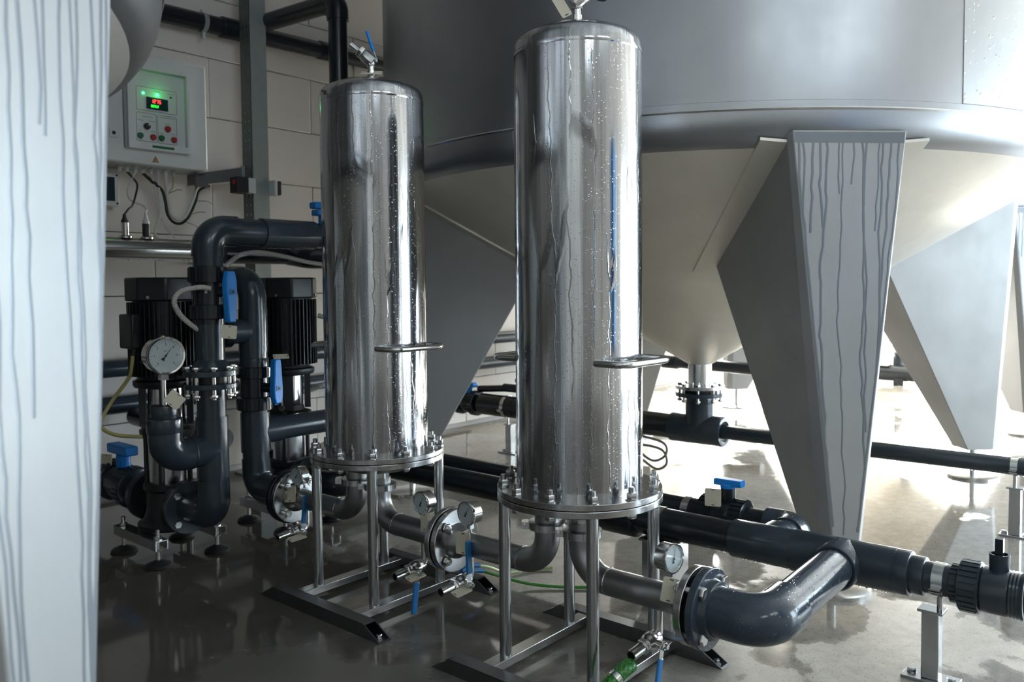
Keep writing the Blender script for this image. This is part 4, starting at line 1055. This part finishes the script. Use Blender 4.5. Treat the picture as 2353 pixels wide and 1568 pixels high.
wt = obj('warning_triangle', G().prism([(1.626,CYF-.0008,1.386),(1.655,CYF-.0008,1.386),(1.6405,CYF-.0008,1.412)], (0,.0008,0)), 'ink', t)
obj('triangle_field', G().prism([(1.6295,CYF-.0014,1.388),(1.6515,CYF-.0014,1.388),(1.6405,CYF-.0014,1.408)], (0,.0008,0)), 'amber', wt)
obj('flash_symbol', G().prism([(1.6425,CYF-.002,1.4035),(1.6385,CYF-.002,1.396),(1.6410,CYF-.002,1.396),(1.6395,CYF-.002,1.3895),(1.6430,CYF-.002,1.3975),(1.6408,CYF-.002,1.3975)], (0,.0008,0)), 'ink', wt)
obj('lock_plate', G().box((1.457,CYF-.004,1.468), (1.489,CYF,1.500)), 'white', t, bevel=.001)
obj('lock', G().cyl((1.473,CYF-.006,1.484), (1.473,CYF,1.484), .007, n=20), 'ink', t)
GX = [1.525,1.555,1.589,1.621,1.654,1.686,1.718,1.752]
for x in GX:
    obj('cable_gland', G().hexa((x,3.40,CZ0), (0,0,-1), .011, .008).lathe([(.009,0),(.009,.012),(.006,.018)], (x,3.40,CZ0-.008), (0,0,-1), 16), 'white', t)
lp = bpy.data.lights.new('green_lamp_light', 'POINT'); lp.energy = .025; lp.color = (.05, 1, .15); lp.shadow_soft_size = .006
lo_ = bpy.data.objects.new('green_lamp_light', lp); lo_.location = (1.652, py-.035, 1.659); C.objects.link(lo_)
zb = CZ0-.024
GC = 'cables below the control cabinet'
cable('control_cable', 'black cable from the cabinet down to the chrome sensor', [(1.555,3.40,zb),(1.578,3.40,1.325),(1.592,3.39,1.295),(1.570,3.37,1.235),(1.535,3.32,1.20),(1.500,3.27,1.185),(1.478,3.262,1.160)], .0042, 'rubber', grp=GC)
cable('control_cable', 'thin white cable from the cabinet to the black sensor', [(1.589,3.40,zb),(1.572,3.40,1.31),(1.556,3.40,1.268),(1.570,3.40,1.232),(1.605,3.37,1.210),(1.590,3.31,1.188),(1.565,3.27,1.175),(1.562,3.262,1.160)], .0042, 'offwhite', grp=GC)
cable('control_cable', 'thick black cable looping from the cabinet to the trunking', [(1.621,3.40,zb),(1.66,3.40,1.315),(1.700,3.40,1.285),(1.714,3.40,1.235),(1.722,3.40,1.185),(1.748,3.40,1.152),(1.785,3.40,1.150),(1.825,3.41,1.185),(1.862,3.42,1.25),(1.885,3.43,1.298),(1.94,3.44,1.325)], .0060, 'rubber', grp=GC)
cable('control_cable', 'second black cable strand lying along the thick black loop', [(1.621,3.405,zb),(1.668,3.405,1.318),(1.702,3.41,1.290),(1.722,3.41,1.24),(1.728,3.41,1.19)], .0045, 'rubber', grp=GC)
cable('control_cable', 'white cable bundle looping beside the thick black cable', [(1.718,3.40,zb),(1.722,3.40,1.28),(1.736,3.405,1.20),(1.757,3.40,1.168),(1.785,3.40,1.166),(1.815,3.41,1.192),(1.850,3.42,1.255),(1.872,3.43,1.305),(1.90,3.44,1.33),(2.08,3.44,1.36)], .0072, 'offwhite', grp=GC)
cable('control_cable', 'grey white cable hanging straight then forking left of the loop', [(1.686,3.40,zb),(1.688,3.40,1.26),(1.692,3.40,1.19),(1.676,3.40,1.14),(1.655,3.38,1.10),(1.645,3.33,1.075)], .0052, 'offwhite', grp=GC)
cable('control_cable', 'thin grey cable forking right down behind the steel pipe', [(1.654,3.40,zb),(1.668,3.40,1.30),(1.690,3.405,1.20),(1.700,3.40,1.155),(1.725,3.40,1.115),(1.755,3.40,1.085)], .0038, 'offwhite', grp=GC)
cable('control_cable', 'thin yellowish cable hanging from the rightmost gland', [(1.752,3.40,zb),(1.748,3.40,1.30),(1.730,3.41,1.265),(1.728,3.42,1.20)], .0028, 'earth', grp=GC)
for lb, a_, b_ in (('upper right', (1.728,3.395,1.272), (1.775,3.37,1.288)), ('lower right', (1.865,3.41,1.250), (1.925,3.39,1.240)), ('bottom right', (1.830,3.40,1.190), (1.885,3.38,1.200)), ('bottom centre', (1.800,3.40,1.155), (1.860,3.38,1.118))):
    tag(obj('cable_tie', G().tube(spline([a_, ((a_[0]+b_[0])/2, b_[1], (a_[2]+b_[2])/2+.006), b_]), .0012, 6), 'rubber'), 'black cable tie end sticking out %s on the cabinet loop' % lb, 'cable tie')
t = thing('cable_trunking', 'grey trunking arm from the cabinet to the perforated post', 'trunking', (1.95, 3.44, 1.37))
obj('channel', G().prism([(1.845,3.40,1.318),(1.845,3.40,1.366),(2.105,3.40,1.424),(2.105,3.40,1.366)], (0,.06,0)), 'tray', t, bevel=.002)
obj('end_block', G().box((1.845,3.385,1.312), (1.905,3.40,1.368)), 'tray', t, bevel=.002)
obj('clip', G().box((2.075,3.393,1.355), (2.092,3.40,1.424)), 'galv', t)
t = thing('small_breaker_box', 'small white breaker box with smoked window left under the cabinet', 'box', (1.47, 3.47, 1.28))
obj('housing', G().box((1.37,3.44,1.208), (1.540,3.5,1.342)), 'white', t, bevel=.004)
obj('window', G().box((1.39,3.436,1.228), (1.522,3.441,1.325)), 'smoke', t, bevel=.002)
for z in (1.219, 1.333): obj('screw', G().cyl((1.531,3.436,z), (1.531,3.441,z), .004, n=12), 'ink', t)

# perforated post
t = thing('perforated_post', 'tall galvanised channel post with rows of slots, in front of block wall', 'post', (2.13, 3.37, 0))
px0, px1, pyf, pyb = 2.089, 2.174, 3.33, 3.408
obj('front_face', G().box((px0+.003,pyf,0), (px1,pyf+.003,3.2)), 'galv', t)
g = G(); ye = [pyf, pyf+.018, pyf+.026, pyf+.048, pyf+.056, pyb]; zes = [0.0]; k = 0
z = .02
while z < 3.18: zes += [z, z+.012]; z += .042
zes.append(3.2)
for i in range(len(ye)-1):
    for j in range(len(zes)-1):
        if i in (1, 3) and j % 2 == 1: continue
        for xx in (px0, px0+.003):
            g.add([(xx,ye[i],zes[j]),(xx,ye[i+1],zes[j]),(xx,ye[i+1],zes[j+1]),(xx,ye[i],zes[j+1])], [(0,1,2,3)])
obj('slotted_flange', g, 'galv_dk', t)
obj('back_flange', G().box((px1-.003,pyf+.003,0), (px1,pyb,3.2)), 'galv', t)
obj('anchor_plate', G().box((px0-.03,pyf-.03,0), (px1+.03,Y1-.005,.008)).box((px0+.02,pyb,1.38), (px1-.02,Y1,1.42)), 'galv', t)
def switch(label, x0, x1, y0, y1, z0_, z1_, red):
    t = thing('push_button_switch', label, 'switch', ((x0+x1)/2, y1, z0_), 'push button boxes on the post')
    xm = x0 + (x1-x0)*(.62 if red else .45)
    a, b = ('ink', 'white') if red else ('white', 'ink')
    obj('switch_front', G().box((x0,y0,z0_), (xm,y1,z1_)), a, t, bevel=.003)
    obj('switch_back', G().box((xm,y0,z0_+.003), (x1,y1,z1_-.003)), b, t, bevel=.003)
    if red: obj('red_button', G().lathe([(.010,0),(.010,.006),(.006,.008)], (x0,(y0+y1)/2-.01,(z0_+z1_)/2+.012), (-1,-.2,0), 20), 'red', t)
switch('black and white push button box with red button, left of the perforated post', 1.992, 2.087, 3.30, 3.36, 1.290, 1.362, True)
switch('small white and black button box on right of the perforated post', 2.176, 2.214, 3.29, 3.35, 1.290, 1.360, False)

# high pipes
t = thing('high_wall_pipe', 'black plastic pipe high along the block wall above the cabinet', 'pipe', (2, 3.43, 2.04))
pv_pipe(t, [(.3,3.452,2.022), (4.4,3.452,2.080)], .040, 'pvc_dark')
socket(t, (2.02,3.452,2.046), (2.20,3.452,2.049), .047, 'pvc_dark'); socket(t, (2.55,3.452,2.054), (2.66,3.452,2.056), .045, 'pvc_dark')
obj('clip', G().band((1.925,3.452,2.045), (1,0,.014), .0405, .020, .003, 32).hexa((1.935,3.452,2.086), (0,0,1), .010, .014).cyl((1.935,3.452,2.006), (1.935,3.452,1.975), .008, n=10).cyl((1.935,3.49,2.045), (1.935,3.5,2.045), .006, n=10), 'galv', t)
obj('band_mark', G().band((2.655,3.452,2.0565), (1,0,.013), .0445, .004, .001, 32), 'bright', t)
t = thing('high_drop_pipe', 'black plastic pipe crossing above the wall pipe and dropping behind the rear vessel', 'pipe', (2.2, 2.84, 2.0))
elbow(t, (2.2,2.92,2.068), (2.2,2.838,2.068), (2.2,2.838,1.985), .046, .05, 'pvc_dark')
pv_pipe(t, [(2.2,3.42,2.090), (2.2,2.91,2.068)], .0395, 'pvc_dark')
pv_pipe(t, [(2.2,2.838,2.0), (2.2,2.838,1.035)], .0395, 'pvc_dark', None, 'drop')

# ------------------------------------------------------------ beads of condensation hanging under the cold pipes
def hanging_drops(parent, p0, p1, r, n, seed):
    rd = random.Random(seed); g = G(); p0, p1 = Vector(p0), Vector(p1); d = (p1-p0).normalized(); s = d.cross(V(0,0,1))
    for k in range(n):
        q = p0.lerp(p1, rd.random()); a = rd.gauss(0, .16); q = q + s*(r*math.sin(a)) - V(0,0,r*math.cos(a)); e = rd.uniform(.0012, .0030)
        g.lathe([(e*.9, e*.3), (e, -e*.1), (e*.75, -e*.8), (e*.25, -e*1.25)], q, (0,0,1), 6)
    o = obj('water_drops', g, 'water', parent, smooth=80, kind='stuff')
T = {o.name: o for o in C.objects if o.parent is None}
hanging_drops(T['plastic_header_pipe'], Yp(1.20), Yp(.93), .0405, 60, 1); hanging_drops(T['plastic_header_pipe'], Yp(.92), Yp(.77), .0475, 40, 2)
hanging_drops(T['plastic_header_pipe'], Yp(.77), Yp(.53), .050, 60, 3); hanging_drops(T['plastic_drain_line'], Dp(1.58), Dp(.2), .030, 110, 4)
hanging_drops(T['plastic_drain_line'], Dp(1.83), Dp(1.60), .0635, 40, 5); hanging_drops(T['insulated_steel_pipe'], (1.3,3.27,1.028), (2.0,3.27,1.028), .0435, 60, 6)
hanging_drops(T['plastic_manifold'], (1.49,RY,1.044), (1.69,RY,1.044), .0475, 40, 7)
hanging_drops(T['filter_vessel'], (-.12,-.13,.391), (.10,-.15,.391), .0, 14, 8)

# stand-in blue drum added out of frame, to mirror as the vessel's blue streak
t = thing('blue_drum_stand_in', 'unseen blue drum stand-in, added to mirror as the blue streak in the front vessel', 'drum', (1.76, -.95, 0))
obj('drum_body', G().lathe([(.16,0),(.175,.01),(.175,.28),(.180,.29),(.175,.30),(.175,.58),(.180,.59),(.175,.60),(.17,.86),(.14,.88)], (1.76,-.95,.60), (0,0,1), 40), plain('pale_blue_plastic', (.03, .30, .72), .4), t)
obj('drum_lid', G().cyl((1.76,-.95,1.48), (1.76,-.95,1.492), .135, n=32), 'ink', t)
obj('stand_top', G().box((1.56,-1.15,.57), (1.96,-.75,.60)), 'frame', t)
for sx in (-1, 1):
    for sy in (-1, 1): obj('stand_leg', G().box((1.76+sx*.17-.015,-.95+sy*.17-.015,0), (1.76+sx*.17+.015,-.95+sy*.17+.015,.57)), 'frame', t)
